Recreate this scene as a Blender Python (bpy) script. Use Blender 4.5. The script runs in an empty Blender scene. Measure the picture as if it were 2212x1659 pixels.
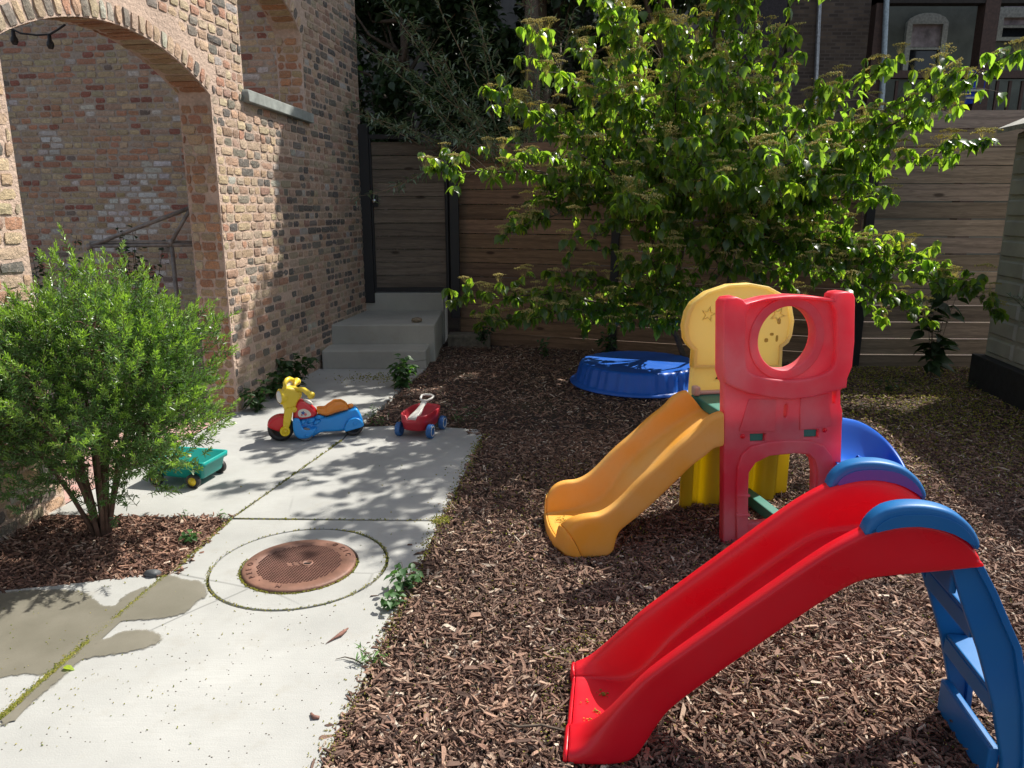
import bpy, math, random
import numpy as np
from mathutils import Vector, Matrix
R = math.radians
random.seed(7); rng = np.random.default_rng(7)
scene = bpy.context.scene
C = scene.collection

# ---------------------------------------------------------------- camera survey (used to read real positions off the photograph)
F = 1609.; PITCH = R(13.3); H = 1.57
cp, sp = math.cos(PITCH), math.sin(PITCH)
def ray(px, py):
    u = (px-1106)/F; v = -(py-829.5)/F
    return (u, cp+v*sp, -sp+v*cp)
def g(px, py, z=0):
    r = ray(px, py); t = (z-H)/r[2]; return Vector((r[0]*t, r[1]*t, z))
def aty(px, py, y):
    r = ray(px, py); t = y/r[1]; return Vector((r[0]*t, y, H+r[2]*t))
class Plane:
    """upright plane through a ground point; u runs along it, n points to its front"""
    def __init__(s, x, y, deg):
        s.o = (x, y); a = R(deg); s.d = (math.cos(a), math.sin(a)); s.n = (math.sin(a), -math.cos(a))
    def P(s, u, z, n=0):
        return Vector((s.o[0]+s.d[0]*u+s.n[0]*n, s.o[1]+s.d[1]*u+s.n[1]*n, z))
    def uz(s, px, py, off=0):
        r = ray(px, py); ox = s.o[0]+s.n[0]*off; oy = s.o[1]+s.n[1]*off
        t = (s.n[0]*ox+s.n[1]*oy)/(s.n[0]*r[0]+s.n[1]*r[1])
        x, y, z = r[0]*t, r[1]*t, H+r[2]*t
        return ((x-ox)*s.d[0]+(y-oy)*s.d[1], z)

# ---------------------------------------------------------------- object helpers
def wloc(o):
    v = Vector((0, 0, 0))
    while o is not None: v += o.location; o = o.parent
    return v
def tag(o, label=None, cat=None, group=None, kind=None):
    if label: o['label'] = label
    if cat: o['category'] = cat
    if group: o['group'] = group
    if kind: o['kind'] = kind
    return o
def thing(name, label, cat, loc, group=None):
    o = bpy.data.objects.new(name, None); o.empty_display_size = .1; o.location = loc; C.objects.link(o)
    return tag(o, label, cat, group)
def link(name, me, mat, parent=None):
    if parent is not None: me.transform(Matrix.Translation(-wloc(parent)))
    o = bpy.data.objects.new(name, me); C.objects.link(o)
    if mat: me.materials.append(mat)
    if parent is not None: o.parent = parent
    return o
def set_attr(me, name, typ, arr, field):
    a = me.attributes.new(name, typ, 'POINT'); a.data.foreach_set(field, np.asarray(arr, dtype=np.float32).ravel())
class MB:
    def __init__(s): s.v = []; s.f = []; s.c = []; s.p = []; s.sm = []
    def add(s, vs, fs, col=None, ps=None, smooth=False):
        n = len(s.v); s.v += [tuple(v) for v in vs]; s.f += [tuple(i+n for i in f) for f in fs]
        s.c += [(col if col else (1, 1, 1))]*len(vs)
        s.p += list(ps) if ps else [tuple(v) for v in vs]
        s.sm += [smooth]*len(fs)
        return n
    def box(s, c, size, fr=None, col=None, ps=None):
        """fr: Plane -> c=(u,z,n) size=(du,dz,dn); else world xyz"""
        vs = []; pp = []
        for k in (-.5, .5):
            for j in (-.5, .5):
                for i in (-.5, .5):
                    a = (c[0]+i*size[0], c[1]+j*size[1], c[2]+k*size[2]); pp.append(a)
                    vs.append(fr.P(a[0], a[1], a[2]) if fr else a)
        fs = [(0, 2, 3, 1), (4, 5, 7, 6), (0, 1, 5, 4), (2, 6, 7, 3), (0, 4, 6, 2), (1, 3, 7, 5)]
        s.add(vs, fs, col, pp)
    def tube(s, pts, r, seg=8, col=None, cap=True):
        pts = [Vector(p) for p in pts]; n = len(pts)
        rs = r if isinstance(r, (list, tuple)) else [r]*n
        ref = Vector((0, 0, 1)); vs = []
        prev = None
        for i, p in enumerate(pts):
            t = (pts[min(i+1, n-1)]-pts[max(i-1, 0)])
            if t.length < 1e-9: t = Vector((0, 0, 1))
            t.normalize()
            if prev is None:
                ref = Vector((1, 0, 0)) if abs(t.z) > .9 else Vector((0, 0, 1))
                a = t.cross(ref).normalized()
            else:
                a = (prev - t*prev.dot(t))
                a = a.normalized() if a.length > 1e-6 else t.orthogonal().normalized()
            prev = a; b = t.cross(a)
            for k in range(seg):
                th = 2*math.pi*k/seg; vs.append(p+(a*math.cos(th)+b*math.sin(th))*rs[i])
        fs = []
        for i in range(n-1):
            for k in range(seg):
                k2 = (k+1) % seg; fs.append((i*seg+k, i*seg+k2, (i+1)*seg+k2, (i+1)*seg+k))
        if cap: fs.append(tuple(range(seg))[::-1]); fs.append(tuple((n-1)*seg+k for k in range(seg)))
        s.add(vs, fs, col, smooth=True)
    def lathe(s, base, axis, prof, seg=28, col=None, ref=None):
        """prof: list of (radius, height along axis)"""
        ax = Vector(axis).normalized(); a = ax.orthogonal().normalized() if ref is None else Vector(ref).normalized(); b = ax.cross(a)
        base = Vector(base); vs = []; fs = []; n = len(prof)
        for (r, h) in prof:
            for k in range(seg):
                th = 2*math.pi*k/seg; vs.append(base+ax*h+(a*math.cos(th)+b*math.sin(th))*max(r, 1e-4))
        for i in range(n-1):
            for k in range(seg):
                k2 = (k+1) % seg; fs.append((i*seg+k, i*seg+k2, (i+1)*seg+k2, (i+1)*seg+k))
        s.add(vs, fs, col, smooth=True)
    def grid(s, rows, closed=False, col=None, smooth=True):
        n = len(rows[0]); vs = [v for r in rows for v in r]; fs = []
        for i in range(len(rows)-1):
            for k in range(n if closed else n-1):
                k2 = (k+1) % n; fs.append((i*n+k, i*n+k2, (i+1)*n+k2, (i+1)*n+k))
        s.add(vs, fs, col, smooth=smooth)
    def mesh(s, name):
        me = bpy.data.meshes.new(name); me.from_pydata(s.v, [], s.f)
        set_attr(me, 'col', 'FLOAT_COLOR', [(c[0], c[1], c[2], 1) for c in s.c], 'color')
        set_attr(me, 'pp', 'FLOAT_VECTOR', s.p, 'vector')
        me.polygons.foreach_set('use_smooth', s.sm); me.update(); return me
    def build(s, name, mat, parent=None, bevel=0, seg=2, recalc=True):
        me = s.mesh(name)
        if recalc:
            import bmesh
            bm = bmesh.new(); bm.from_mesh(me); bmesh.ops.recalc_face_normals(bm, faces=bm.faces); bm.to_mesh(me); bm.free()
        o = link(name, me, mat, parent)
        if bevel:
            m = o.modifiers.new('b', 'BEVEL'); m.width = bevel; m.segments = seg; m.limit_method = 'ANGLE'; m.angle_limit = R(35)
        return o
def inst(name, tv, tf, pos, X, Y, Z, col, mat, parent=None, smooth=True):
    """one mesh holding many small copies of a template; X,Y,Z are scaled axes (N,3); col (N,3)"""
    tv = np.asarray(tv, float); k = len(tv); N = len(pos)
    V = pos[:, None, :]+tv[None, :, 0, None]*X[:, None, :]+tv[None, :, 1, None]*Y[:, None, :]+tv[None, :, 2, None]*Z[:, None, :]
    V = V.reshape(-1, 3)
    lens = np.array([len(f) for f in tf]); flat = np.concatenate([np.array(f) for f in tf])
    loops = (flat[None, :]+(np.arange(N)*k)[:, None]).ravel()
    tot = np.tile(lens, N); start = np.concatenate([[0], np.cumsum(tot)[:-1]])
    me = bpy.data.meshes.new(name); me.vertices.add(len(V)); me.loops.add(len(loops)); me.polygons.add(len(tot))
    me.vertices.foreach_set('co', V.ravel().astype(np.float32)); me.loops.foreach_set('vertex_index', loops.astype(np.int32))
    me.polygons.foreach_set('loop_start', start.astype(np.int32))
    me.polygons.foreach_set('use_smooth', np.full(len(tot), smooth))
    me.update(calc_edges=True); me.validate()
    c4 = np.ones((N, k, 4)); c4[:, :, :3] = col[:, None, :]
    set_attr(me, 'col', 'FLOAT_COLOR', c4, 'color')
    return link(name, me, mat, parent)
def norm(a): return a/np.maximum(np.linalg.norm(a, axis=-1, keepdims=True), 1e-9)
def smooth_loop(pts, it=2, closed=True):
    for _ in range(it):
        out = []; n = len(pts)
        rngi = range(n) if closed else range(n-1)
        if not closed: out.append(pts[0])
        for i in rngi:
            a, b = pts[i], pts[(i+1) % n]
            out.append(tuple(a[j]*.75+b[j]*.25 for j in range(len(a)))); out.append(tuple(a[j]*.25+b[j]*.75 for j in range(len(a))))
        if not closed: out.append(pts[-1])
        pts = out
    return pts
def slab(name, plane, outline, n0, n1, mat, parent, holes=(), bev=0., mb=False):
    """an outline in the (u,z) of an upright plane, made solid from depth n0 to n1, with rounded edges"""
    cu = bpy.data.curves.new(name, 'CURVE'); cu.dimensions = '2D'; cu.fill_mode = 'BOTH'
    for lp in [outline]+list(holes):
        sp_ = cu.splines.new('POLY'); sp_.points.add(len(lp)-1)
        for i, q in enumerate(lp): sp_.points[i].co = (q[0], q[1], 0, 1)
        sp_.use_cyclic_u = True
    t = abs(n1-n0); cu.extrude = max(t/2-bev, 1e-4); cu.bevel_depth = bev; cu.bevel_resolution = 3 if bev else 0; cu.offset = -bev
    ob = bpy.data.objects.new('tmp', cu); C.objects.link(ob)
    me = bpy.data.meshes.new_from_object(ob); bpy.data.objects.remove(ob)
    nm = (n0+n1)/2
    vs = [v.co.copy() for v in me.vertices]
    capn = [abs(p.normal.z) > .98 for p in me.polygons]
    for v, q in zip(me.vertices, vs): v.co = plane.P(q.x, q.y, nm+q.z)
    me.polygons.foreach_set('use_smooth', [not c for c in capn]); me.update(); me.name = name
    me.materials.clear()
    return link(name, me, mat, parent)
def ell(cx, cz, rx, rz, n=40, p=2., a0=0):
    out = []
    for i in range(n):
        t = a0+2*math.pi*i/n; c, s_ = math.cos(t), math.sin(t)
        out.append((cx+rx*math.copysign(abs(c)**(2/p), c), cz+rz*math.copysign(abs(s_)**(2/p), s_)))
    return out

# ---------------------------------------------------------------- materials
def newmat(name):
    m = bpy.data.materials.new(name); m.use_nodes = True; nt = m.node_tree; nt.nodes.clear()
    out = nt.nodes.new('ShaderNodeOutputMaterial'); b = nt.nodes.new('ShaderNodeBsdfPrincipled'); nt.links.new(b.outputs[0], out.inputs[0])
    return m, nt, b, out
def N(nt, t, **kw):
    n = nt.nodes.new('ShaderNode'+t)
    for k, v in kw.items():
        if k in n.inputs: n.inputs[k].default_value = v
        else: setattr(n, k, v)
    return n
def L(nt, a, b): nt.links.new(a, b)
def geo_pos(nt, scale=(1, 1, 1), attr=None):
    src = N(nt, 'Attribute', attribute_name=attr).outputs['Vector'] if attr else N(nt, 'NewGeometry').outputs['Position']
    m = N(nt, 'Mapping'); m.inputs['Scale'].default_value = scale; L(nt, src, m.inputs['Vector']); return m.outputs[0]
def noise(nt, vec, scale, detail=4, rough=.55, dist=0):
    n = N(nt, 'TexNoise'); n.inputs['Scale'].default_value = scale; n.inputs['Detail'].default_value = detail
    n.inputs['Roughness'].default_value = rough; n.inputs['Distortion'].default_value = dist
    L(nt, vec, n.inputs['Vector']); return n.outputs['Fac']
def ramp(nt, fac, stops):
    r = N(nt, 'ValToRGB'); e = r.color_ramp.elements
    while len(e) < len(stops): e.new(.5)
    for i, (p, c) in enumerate(stops): e[i].position = p; e[i].color = (c, c, c, 1) if not hasattr(c, '__len__') else (*c, 1)
    L(nt, fac, r.inputs[0]); return r.outputs[0]
def mix(nt, fac, a, b, mode='MIX'):
    m = N(nt, 'Mix', data_type='RGBA', blend_type=mode)
    for sock, val in ((m.inputs[0], fac), (m.inputs[6], a), (m.inputs[7], b)):
        if isinstance(val, bpy.types.NodeSocket): L(nt, val, sock)
        elif hasattr(val, '__len__'): sock.default_value = (*val, 1)
        else: sock.default_value = val
    return m.outputs[2]
def bump(nt, h, strength, dist, bsdf, prev=None):
    b = N(nt, 'Bump'); b.inputs['Strength'].default_value = strength; b.inputs['Distance'].default_value = dist
    L(nt, h, b.inputs['Height'])
    if prev: L(nt, prev, b.inputs['Normal'])
    L(nt, b.outputs[0], bsdf.inputs['Normal']); return b.outputs[0]
def attr_col(nt): return N(nt, 'Attribute', attribute_name='col').outputs['Color']

def plastic(name, col, dust=None, rough=.38, trans=0., tcol=None, dustamt=.5, scale=3, sss=0):
    m, nt, b, out = newmat(name); p = geo_pos(nt)
    n1 = noise(nt, p, scale, 5); c = mix(nt, ramp(nt, n1, [(.35, 0), (.7, dustamt)]), col, dust or tuple(min(1, x*.8+.08) for x in col))
    n2 = noise(nt, p, 60, 3); c = mix(nt, ramp(nt, n2, [(.55, 0), (.8, .25)]), c, tuple(x*.75+.03 for x in col))
    L(nt, c, b.inputs['Base Color']); L(nt, ramp(nt, n1, [(.3, rough-.06), (.75, rough+.2)]), b.inputs['Roughness'])
    bump(nt, noise(nt, p, 350, 2), .06, .002, b)
    if sss: b.inputs['Subsurface Weight'].default_value = sss; b.inputs['Subsurface Scale'].default_value = .02
    if trans:
        t = N(nt, 'BsdfTranslucent'); t.inputs[0].default_value = (*(tcol or col), 1)
        s = N(nt, 'MixShader'); s.inputs[0].default_value = trans
        L(nt, b.outputs[0], s.inputs[1]); L(nt, t.outputs[0], s.inputs[2]); L(nt, s.outputs[0], out.inputs[0])
    return m
def leafmat(name, hue=1., rough=.4, trans=.5, tmul=(1.6, 1.9, .5), spec=.5, back=None):
    m, nt, b, out = newmat(name); c = attr_col(nt); p = geo_pos(nt)
    c2 = mix(nt, ramp(nt, noise(nt, p, 25, 3), [(.3, .0), (.75, .35)]), c, (.05, .11, .02))
    L(nt, c2, b.inputs['Base Color']); b.inputs['Roughness'].default_value = rough
    b.inputs['Specular IOR Level'].default_value = spec
    t = N(nt, 'BsdfTranslucent'); L(nt, mix(nt, 1., c, tmul, 'MULTIPLY'), t.inputs[0])
    s = N(nt, 'MixShader'); s.inputs[0].default_value = trans
    L(nt, b.outputs[0], s.inputs[1]); L(nt, t.outputs[0], s.inputs[2]); L(nt, s.outputs[0], out.inputs[0])
    return m
def simple(name, col, rough=.6, metal=0, nscale=20, var=.35, bumpd=0, bscale=80):
    m, nt, b, out = newmat(name); p = geo_pos(nt)
    n1 = noise(nt, p, nscale, 5); L(nt, mix(nt, ramp(nt, n1, [(.3, 0), (.75, 1)]), tuple(x*(1-var) for x in col), tuple(min(1, x*(1+var)) for x in col)), b.inputs['Base Color'])
    b.inputs['Roughness'].default_value = rough; b.inputs['Metallic'].default_value = metal
    if bumpd: bump(nt, noise(nt, p, bscale, 5), .8, bumpd, b)
    return m
def mat_brick(name):
    m, nt, b, out = newmat(name); p = geo_pos(nt); c = attr_col(nt)
    c = mix(nt, ramp(nt, noise(nt, p, 30, 5, .7), [(.4, 0), (.75, .5)]), c, (.17, .13, .10))
    c = mix(nt, ramp(nt, noise(nt, p, 55, 4, .7), [(.56, 0), (.68, .75)]), c, (.55, .42, .33))   # smeared mortar
    c = mix(nt, ramp(nt, noise(nt, p, 170, 3), [(.35, .35), (.6, 0)]), c, (.08, .06, .05))
    L(nt, c, b.inputs['Base Color']); b.inputs['Roughness'].default_value = .92
    nb = bump(nt, noise(nt, p, 60, 6, .7), 1., .012, b)
    return m
def mat_mortar(name, col):
    m, nt, b, out = newmat(name); p = geo_pos(nt)
    c = mix(nt, ramp(nt, noise(nt, p, 2.2, 5), [(.3, 0), (.7, 1)]), col, tuple(x*.72 for x in col))
    c = mix(nt, ramp(nt, noise(nt, p, 40, 4), [(.45, 0), (.7, .5)]), c, tuple(x*1.25 for x in col))
    L(nt, c, b.inputs['Base Color']); b.inputs['Roughness'].default_value = .95
    bump(nt, noise(nt, p, 45, 6, .65), 1., .014, b); return m
def mat_wood(name, a, d):
    m, nt, b, out = newmat(name); p = geo_pos(nt, (1.2, 16, 16), 'pp'); c = attr_col(nt)
    gr = noise(nt, p, 3.2, 6, .6, 1.6); w = N(nt, 'TexWave'); w.bands_direction = 'Y'; w.inputs['Scale'].default_value = .45; w.inputs['Distortion'].default_value = 9; w.inputs['Detail'].default_value = 3; w.inputs['Detail Scale'].default_value = 1.4
    L(nt, geo_pos(nt, (.7, 7, 7), 'pp'), w.inputs['Vector'])
    k = mix(nt, ramp(nt, gr, [(.3, 0), (.7, 1)]), a, d); k = mix(nt, ramp(nt, w.outputs['Fac'], [(.0, .4), (.3, 0)]), k, tuple(x*.5 for x in d))
    vo = N(nt, 'TexVoronoi'); vo.inputs['Scale'].default_value = 1.; L(nt, geo_pos(nt, (1.9, 5.5, 1), 'pp'), vo.inputs['Vector'])
    k = mix(nt, ramp(nt, vo.outputs['Distance'], [(.07, .85), (.13, 0)]), k, (.035, .022, .014))
    k = mix(nt, 1., k, c, 'MULTIPLY')
    L(nt, k, b.inputs['Base Color']); b.inputs['Roughness'].default_value = .85; bump(nt, gr, .5, .004, b); return m
def mat_concrete(name, col, damp=0):
    m, nt, b, out = newmat(name); p = geo_pos(nt)
    n1 = noise(nt, p, 1.6, 6, .6); c = mix(nt, ramp(nt, n1, [(.33, 0), (.68, 1)]), tuple(x*.78 for x in col), tuple(min(1, x*1.08) for x in col))
    st = noise(nt, geo_pos(nt, (3, 60, 1)), 2.5, 4); c = mix(nt, ramp(nt, st, [(.35, .3), (.6, 0)]), c, tuple(x*.8 for x in col))
    sp_ = N(nt, 'TexVoronoi'); sp_.inputs['Scale'].default_value = 21; L(nt, p, sp_.inputs['Vector'])
    nm = noise(nt, p, 2.3, 2)
    dots = mix(nt, ramp(nt, nm, [(.5, 0), (.62, 1)]), (0, 0, 0), ramp(nt, sp_.outputs['Distance'], [(.03, .6), (.07, 0)]))
    c = mix(nt, dots, c, (.14, .12, .09))
    c = mix(nt, ramp(nt, noise(nt, p, 260, 3), [(.3, .3), (.5, 0)]), c, tuple(x*.7 for x in col))
    wv = mix(nt, .06, p, N(nt, 'TexNoise', Scale=4.).outputs['Color']); vc = N(nt, 'TexVoronoi', feature='DISTANCE_TO_EDGE'); vc.inputs['Scale'].default_value = .55; L(nt, wv, vc.inputs['Vector'])
    c = mix(nt, mix(nt, ramp(nt, noise(nt, p, .9, 2), [(.5, 0), (.6, 1)]), (0, 0, 0), ramp(nt, vc.outputs['Distance'], [(.0006, .75), (.0028, 0)])), c, tuple(x*.35 for x in col))
    c = mix(nt, ramp(nt, noise(nt, p, 7, 6, .7), [(.55, 0), (.75, .35)]), c, tuple(x*q for x, q in zip(col, (.72, .66, .56))))
    L(nt, c, b.inputs['Base Color']); b.inputs['Roughness'].default_value = .5 if damp else .9
    bump(nt, noise(nt, p, 180, 5), .5, .002, b); return m

CONC = mat_concrete('concrete_pale', (.37, .37, .35))
CONC2 = mat_concrete('concrete_step', (.40, .39, .345))
DAMP = mat_concrete('concrete_damp', (.215, .20, .155), 1)
BRICK = mat_brick('old_brick'); MORT = mat_mortar('mortar_pink', (.56, .415, .325)); MORT2 = mat_mortar('mortar_tan', (.45, .37, .30))
WOOD = mat_wood('fence_wood', (.30, .235, .18), (.15, .115, .088)); 
BLACK = simple('black_steel', (.006, .0065, .009), .55, 0, 8, .3)
STEEL = simple('bright_steel', (.6, .6, .6), .25, 1)
RUST = simple('rusty_iron', (.19, .095, .066), .6, .1, 14, .3, .002, 120)
BARK = simple('bark', (.10, .075, .055), .9, 0, 30, .4, .004, 60)
BARKY = simple('yew_bark', (.13, .075, .05), .9, 0, 30, .4, .004, 60)
TWIG = simple('willow_twig', (.34, .24, .15), .7)
m, nt, b, out = newmat('chips'); c = attr_col(nt); p = geo_pos(nt)
c = mix(nt, ramp(nt, noise(nt, p, 160, 4), [(.4, .0), (.75, .5)]), c, (.08, .045, .035)); L(nt, c, b.inputs['Base Color']); b.inputs['Roughness'].default_value = .8
b.inputs['Specular IOR Level'].default_value = .35; bump(nt, noise(nt, p, 220, 4), .7, .003, b); CHIP = m
m, nt, b, out = newmat('soil'); p = geo_pos(nt)
v = N(nt, 'TexVoronoi'); v.inputs['Scale'].default_value = 55; L(nt, geo_pos(nt, (1, 1.8, 1)), v.inputs['Vector'])
c = mix(nt, ramp(nt, noise(nt, p, 50, 6, .7), [(.3, 0), (.7, 1)]), (.022, .014, .011), (.10, .065, .048))
c = mix(nt, .35, c, mix(nt, 1., v.outputs['Color'], (.12, .075, .06), 'MULTIPLY'))
c = mix(nt, ramp(nt, noise(nt, p, 1.3, 5, .6), [(.52, 0), (.7, .35)]), c, (.12, .11, .03))
L(nt, c, b.inputs['Base Color']); b.inputs['Roughness'].default_value = .95; bump(nt, noise(nt, p, 60, 6, .7), 1., .03, b); SOIL = m
m, nt, b, out = newmat('pavers'); p = geo_pos(nt); bt = N(nt, 'TexBrick'); bt.inputs['Scale'].default_value = 5; bt.inputs['Color1'].default_value = (.42, .22, .19, 1); bt.inputs['Color2'].default_value = (.34, .2, .17, 1); bt.inputs['Mortar'].default_value = (.28, .22, .2, 1); bt.inputs['Mortar Size'].default_value = .02
L(nt, p, bt.inputs['Vector']); L(nt, mix(nt, ramp(nt, noise(nt, p, 8, 4), [(.4, 0), (.7, .5)]), bt.outputs[0], (.42, .33, .28)), b.inputs['Base Color']); b.inputs['Roughness'].default_value = .9; PAVER = m
LEAF = leafmat('dogwood_leaf', trans=.55, rough=.32, tmul=(6.6, 5.6, 1.4), spec=.8)
LEAFD = leafmat('dark_leaf', trans=.22, rough=.45, tmul=(1.2, 1.5, .6))
LEAFW = leafmat('willow_leaf', trans=.25, rough=.28, tmul=(1.3, 1.5, .7), spec=1.)
NEEDLE = leafmat('yew_needle', trans=.3, rough=.35, tmul=(1.5, 1.8, .4), spec=.6)
WEED = leafmat('weed_leaf', trans=.4, rough=.5, tmul=(1.5, 1.8, .5))
BLOS = leafmat('blossom', trans=.35, rough=.8, tmul=(1.3, 1.2, .6), spec=.1)

# ---------------------------------------------------------------- ground, path
def flat(name, pts, z, mat, thick=0, kind='structure', bevel=0, label=None):
    mb = MB(); n = len(pts)
    if thick:
        vs = [(x, y, z) for x, y in pts]+[(x, y, z-thick) for x, y in pts]
        fs = [tuple(range(n)), tuple(range(2*n-1, n-1, -1))]+[(i, (i+1) % n, n+(i+1) % n, n+i) for i in range(n)]
    else: vs = [(x, y, z) for x, y in pts]; fs = [tuple(range(n))]
    mb.add(vs, fs); o = mb.build(name, mat, None, bevel); tag(o, kind=kind)
    return o
# ground: one big gently uneven sheet
gx = np.concatenate([[-60, -25, -10], np.linspace(-5, 6, 90), [12, 25, 60]]); gy = np.concatenate([[-30, -8, -2], np.linspace(0, 10, 90), [14, 25, 70]])
rows = []
for yy in gy:
    rows.append([(x, yy, -.022+.006*math.sin(3.1*x+1.3*yy)+.005*math.sin(5.7*yy-2*x)) for x in gx])
mb = MB(); mb.grid(rows); tag(mb.build('ground', SOIL), kind='structure')

J0, J1, J2 = (-1.80, .30), (-1.457, 3.605), (-1.179, 4.954)
def lerp(a, b, t): return (a[0]+(b[0]-a[0])*t, a[1]+(b[1]-a[1])*t)
gap = .006
near = [(-1.80+gap, .30), (-.70, .30), (-.555, 1.834), (-.47, 2.6), (-.372, 3.57), (-1.457+gap, 3.595)]
# near slab has the round manhole collar let into it
def circ(cx, cy, r, n=48): return [(cx+r*math.cos(2*math.pi*i/n), cy+r*math.sin(2*math.pi*i/n)) for i in range(n)]
MH = (-.958, 3.085); MR = .25; RR = .395
class Flat:  # horizontal plane for slab(): u->x, z->y, n->z
    def P(s, u, z, n=0): return Vector((u, z, n))
FL = Flat()
o = slab('path', FL, near, -.10, 0, CONC, None, holes=[circ(*MH, RR, 64)], bev=.004); tag(o, kind='structure')
o = slab('path', FL, circ(*MH, RR-.012, 64), -.10, .001, CONC, None, holes=[circ(*MH, MR+.01, 64)], bev=.004); tag(o, kind='structure')
o = slab('path', FL, [(-5.5, .3), (-1.80-gap, .3), (-1.521-gap, 2.975), (-1.62, 3.0), (-1.85, 2.93), (-2.15, 2.86), (-5.5, 2.7)], -.1, -.001, CONC, None, bev=.004); tag(o, kind='structure')
o = slab('path', FL, [(-1.457+gap, 3.612), (-.366, 3.587), (-.21, 5.05), (-.24, 5.2), (-.55, 5.27), (-.86, 5.3), (-1.17, 5.25), (-1.18+gap, 4.954)], -.1, .001, CONC, None, bev=.004); tag(o, kind='structure')
o = slab('path', FL, [(-2.45, 3.66), (-1.457-gap, 3.615), (-1.18-gap, 4.954), (-1.175, 5.25), (-1.12, 5.4), (-1.05, 5.9), (-1.0, 6.4), (-.86, 7.3), (-1.94, 7.3), (-2.17, 5.75), (-2.25, 5.1)], -.1, 0, CONC, None, bev=.004); tag(o, kind='structure')
tag(flat('porch_floor', [(-6, 3.7), (-2.46, 3.67), (-2.27, 5.1), (-2.19, 5.7), (-2.0, 7.6), (-6, 7.8)], -.003, PAVER), kind='structure')
JS = simple('joint_moss', (.10, .085, .03), .95, 0, 60, .5, .004, 90)
for (xa_, ya_), (xb_, yb_) in (((-1.80, .3), (-1.457, 3.605)), ((-1.457, 3.605), (-1.179, 4.954)), ((-1.47, 3.6035), (-.37, 3.579))):
    dx_, dy_ = xb_-xa_, yb_-ya_; l_ = math.hypot(dx_, dy_); nx_, ny_ = -dy_/l_*.018, dx_/l_*.018; mbj = MB(); mbj.add([(xa_+nx_, ya_+ny_, -.007), (xb_+nx_, yb_+ny_, -.007), (xb_-nx_, yb_-ny_, -.007), (xa_-nx_, ya_-ny_, -.007)], [(0, 1, 2, 3)]); tag(mbj.build('joint_soil', JS), kind='structure')
m, nt, b, out = newmat('damp_edge'); p = geo_pos(nt)
c = mix(nt, ramp(nt, noise(nt, p, 5, 5), [(.3, 0), (.7, 1)]), (.14, .13, .098), (.195, .18, .142)); c = mix(nt, ramp(nt, noise(nt, p, 260, 3), [(.3, .4), (.5, 0)]), c, (.12, .11, .08)); L(nt, c, b.inputs['Base Color']); b.inputs['Roughness'].default_value = .55
ad = N(nt, 'Math', operation='ADD'); L(nt, N(nt, 'Attribute', attribute_name='col').outputs['Fac'], ad.inputs[0]); sc_ = N(nt, 'Math', operation='MULTIPLY'); L(nt, noise(nt, p, 45, 5, .7), sc_.inputs[0]); sc_.inputs[1].default_value = 1.1; L(nt, sc_.outputs[0], ad.inputs[1])
tr = N(nt, 'BsdfTransparent'); ms = N(nt, 'MixShader'); L(nt, ramp(nt, ad.outputs[0], [(.62, 0), (.88, .93)]), ms.inputs[0]); L(nt, tr.outputs[0], ms.inputs[1]); L(nt, b.outputs[0], ms.inputs[2]); L(nt, ms.outputs[0], out.inputs[0]); DAMPE = m
def blob(pts, z, name='damp_patch'):
    import bmesh
    pts = smooth_loop([tuple(g(*q))[:2] for q in pts], 3); n = len(pts)
    ar = sum(pts[i][0]*pts[(i+1) % n][1]-pts[(i+1) % n][0]*pts[i][1] for i in range(n)); sg = 1 if ar > 0 else -1
    def off(d):
        o_ = []
        for i in range(n):
            a, b2 = pts[i-1], pts[(i+1) % n]; tx, ty = b2[0]-a[0], b2[1]-a[1]; l_ = math.hypot(tx, ty)+1e-9; o_.append((pts[i][0]-ty/l_*d*sg, pts[i][1]+tx/l_*d*sg))
        return o_
    A, B = off(-.012), off(.030)
    bm = bmesh.new(); va = [bm.verts.new((x, y, z)) for x, y in A]; vb = [bm.verts.new((x, y, z+.0002)) for x, y in B]
    for i in range(n): bm.faces.new((va[i], va[(i+1) % n], vb[(i+1) % n], vb[i]))
    ed = [bm.edges.get((vb[i], vb[(i+1) % n])) for i in range(n)]; bmesh.ops.triangle_fill(bm, edges=ed, use_beauty=True)
    me = bpy.data.meshes.new(name); bm.to_mesh(me); bm.free()
    set_attr(me, 'col', 'FLOAT_COLOR', [(0, 0, 0, 1)]*n+[(1, 1, 1, 1)]*n, 'color'); o = link(name, me, DAMPE); tag(o, kind='structure'); return o
blob([(-60, 1290), (60, 1276), (150, 1275), (190, 1282), (215, 1310), (250, 1312), (268, 1290), (285, 1280), (318, 1266), (312, 1280), (235, 1362), (150, 1430), (105, 1458), (60, 1455), (10, 1460), (-60, 1480)], .002)
blob([(350, 1248), (372, 1245), (400, 1256), (436, 1256), (450, 1290), (428, 1296), (410, 1318), (380, 1333), (330, 1338), (260, 1342), (225, 1352), (208, 1372), (215, 1382), (235, 1384), (262, 1366), (300, 1362), (335, 1368), (352, 1382), (330, 1395), (290, 1408), (240, 1415), (185, 1422), (165, 1432), (130, 1470), (90, 1500), (40, 1545), (5, 1572), (20, 1548), (80, 1490), (140, 1438), (200, 1385), (260, 1330), (310, 1285)], .0045)

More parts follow.
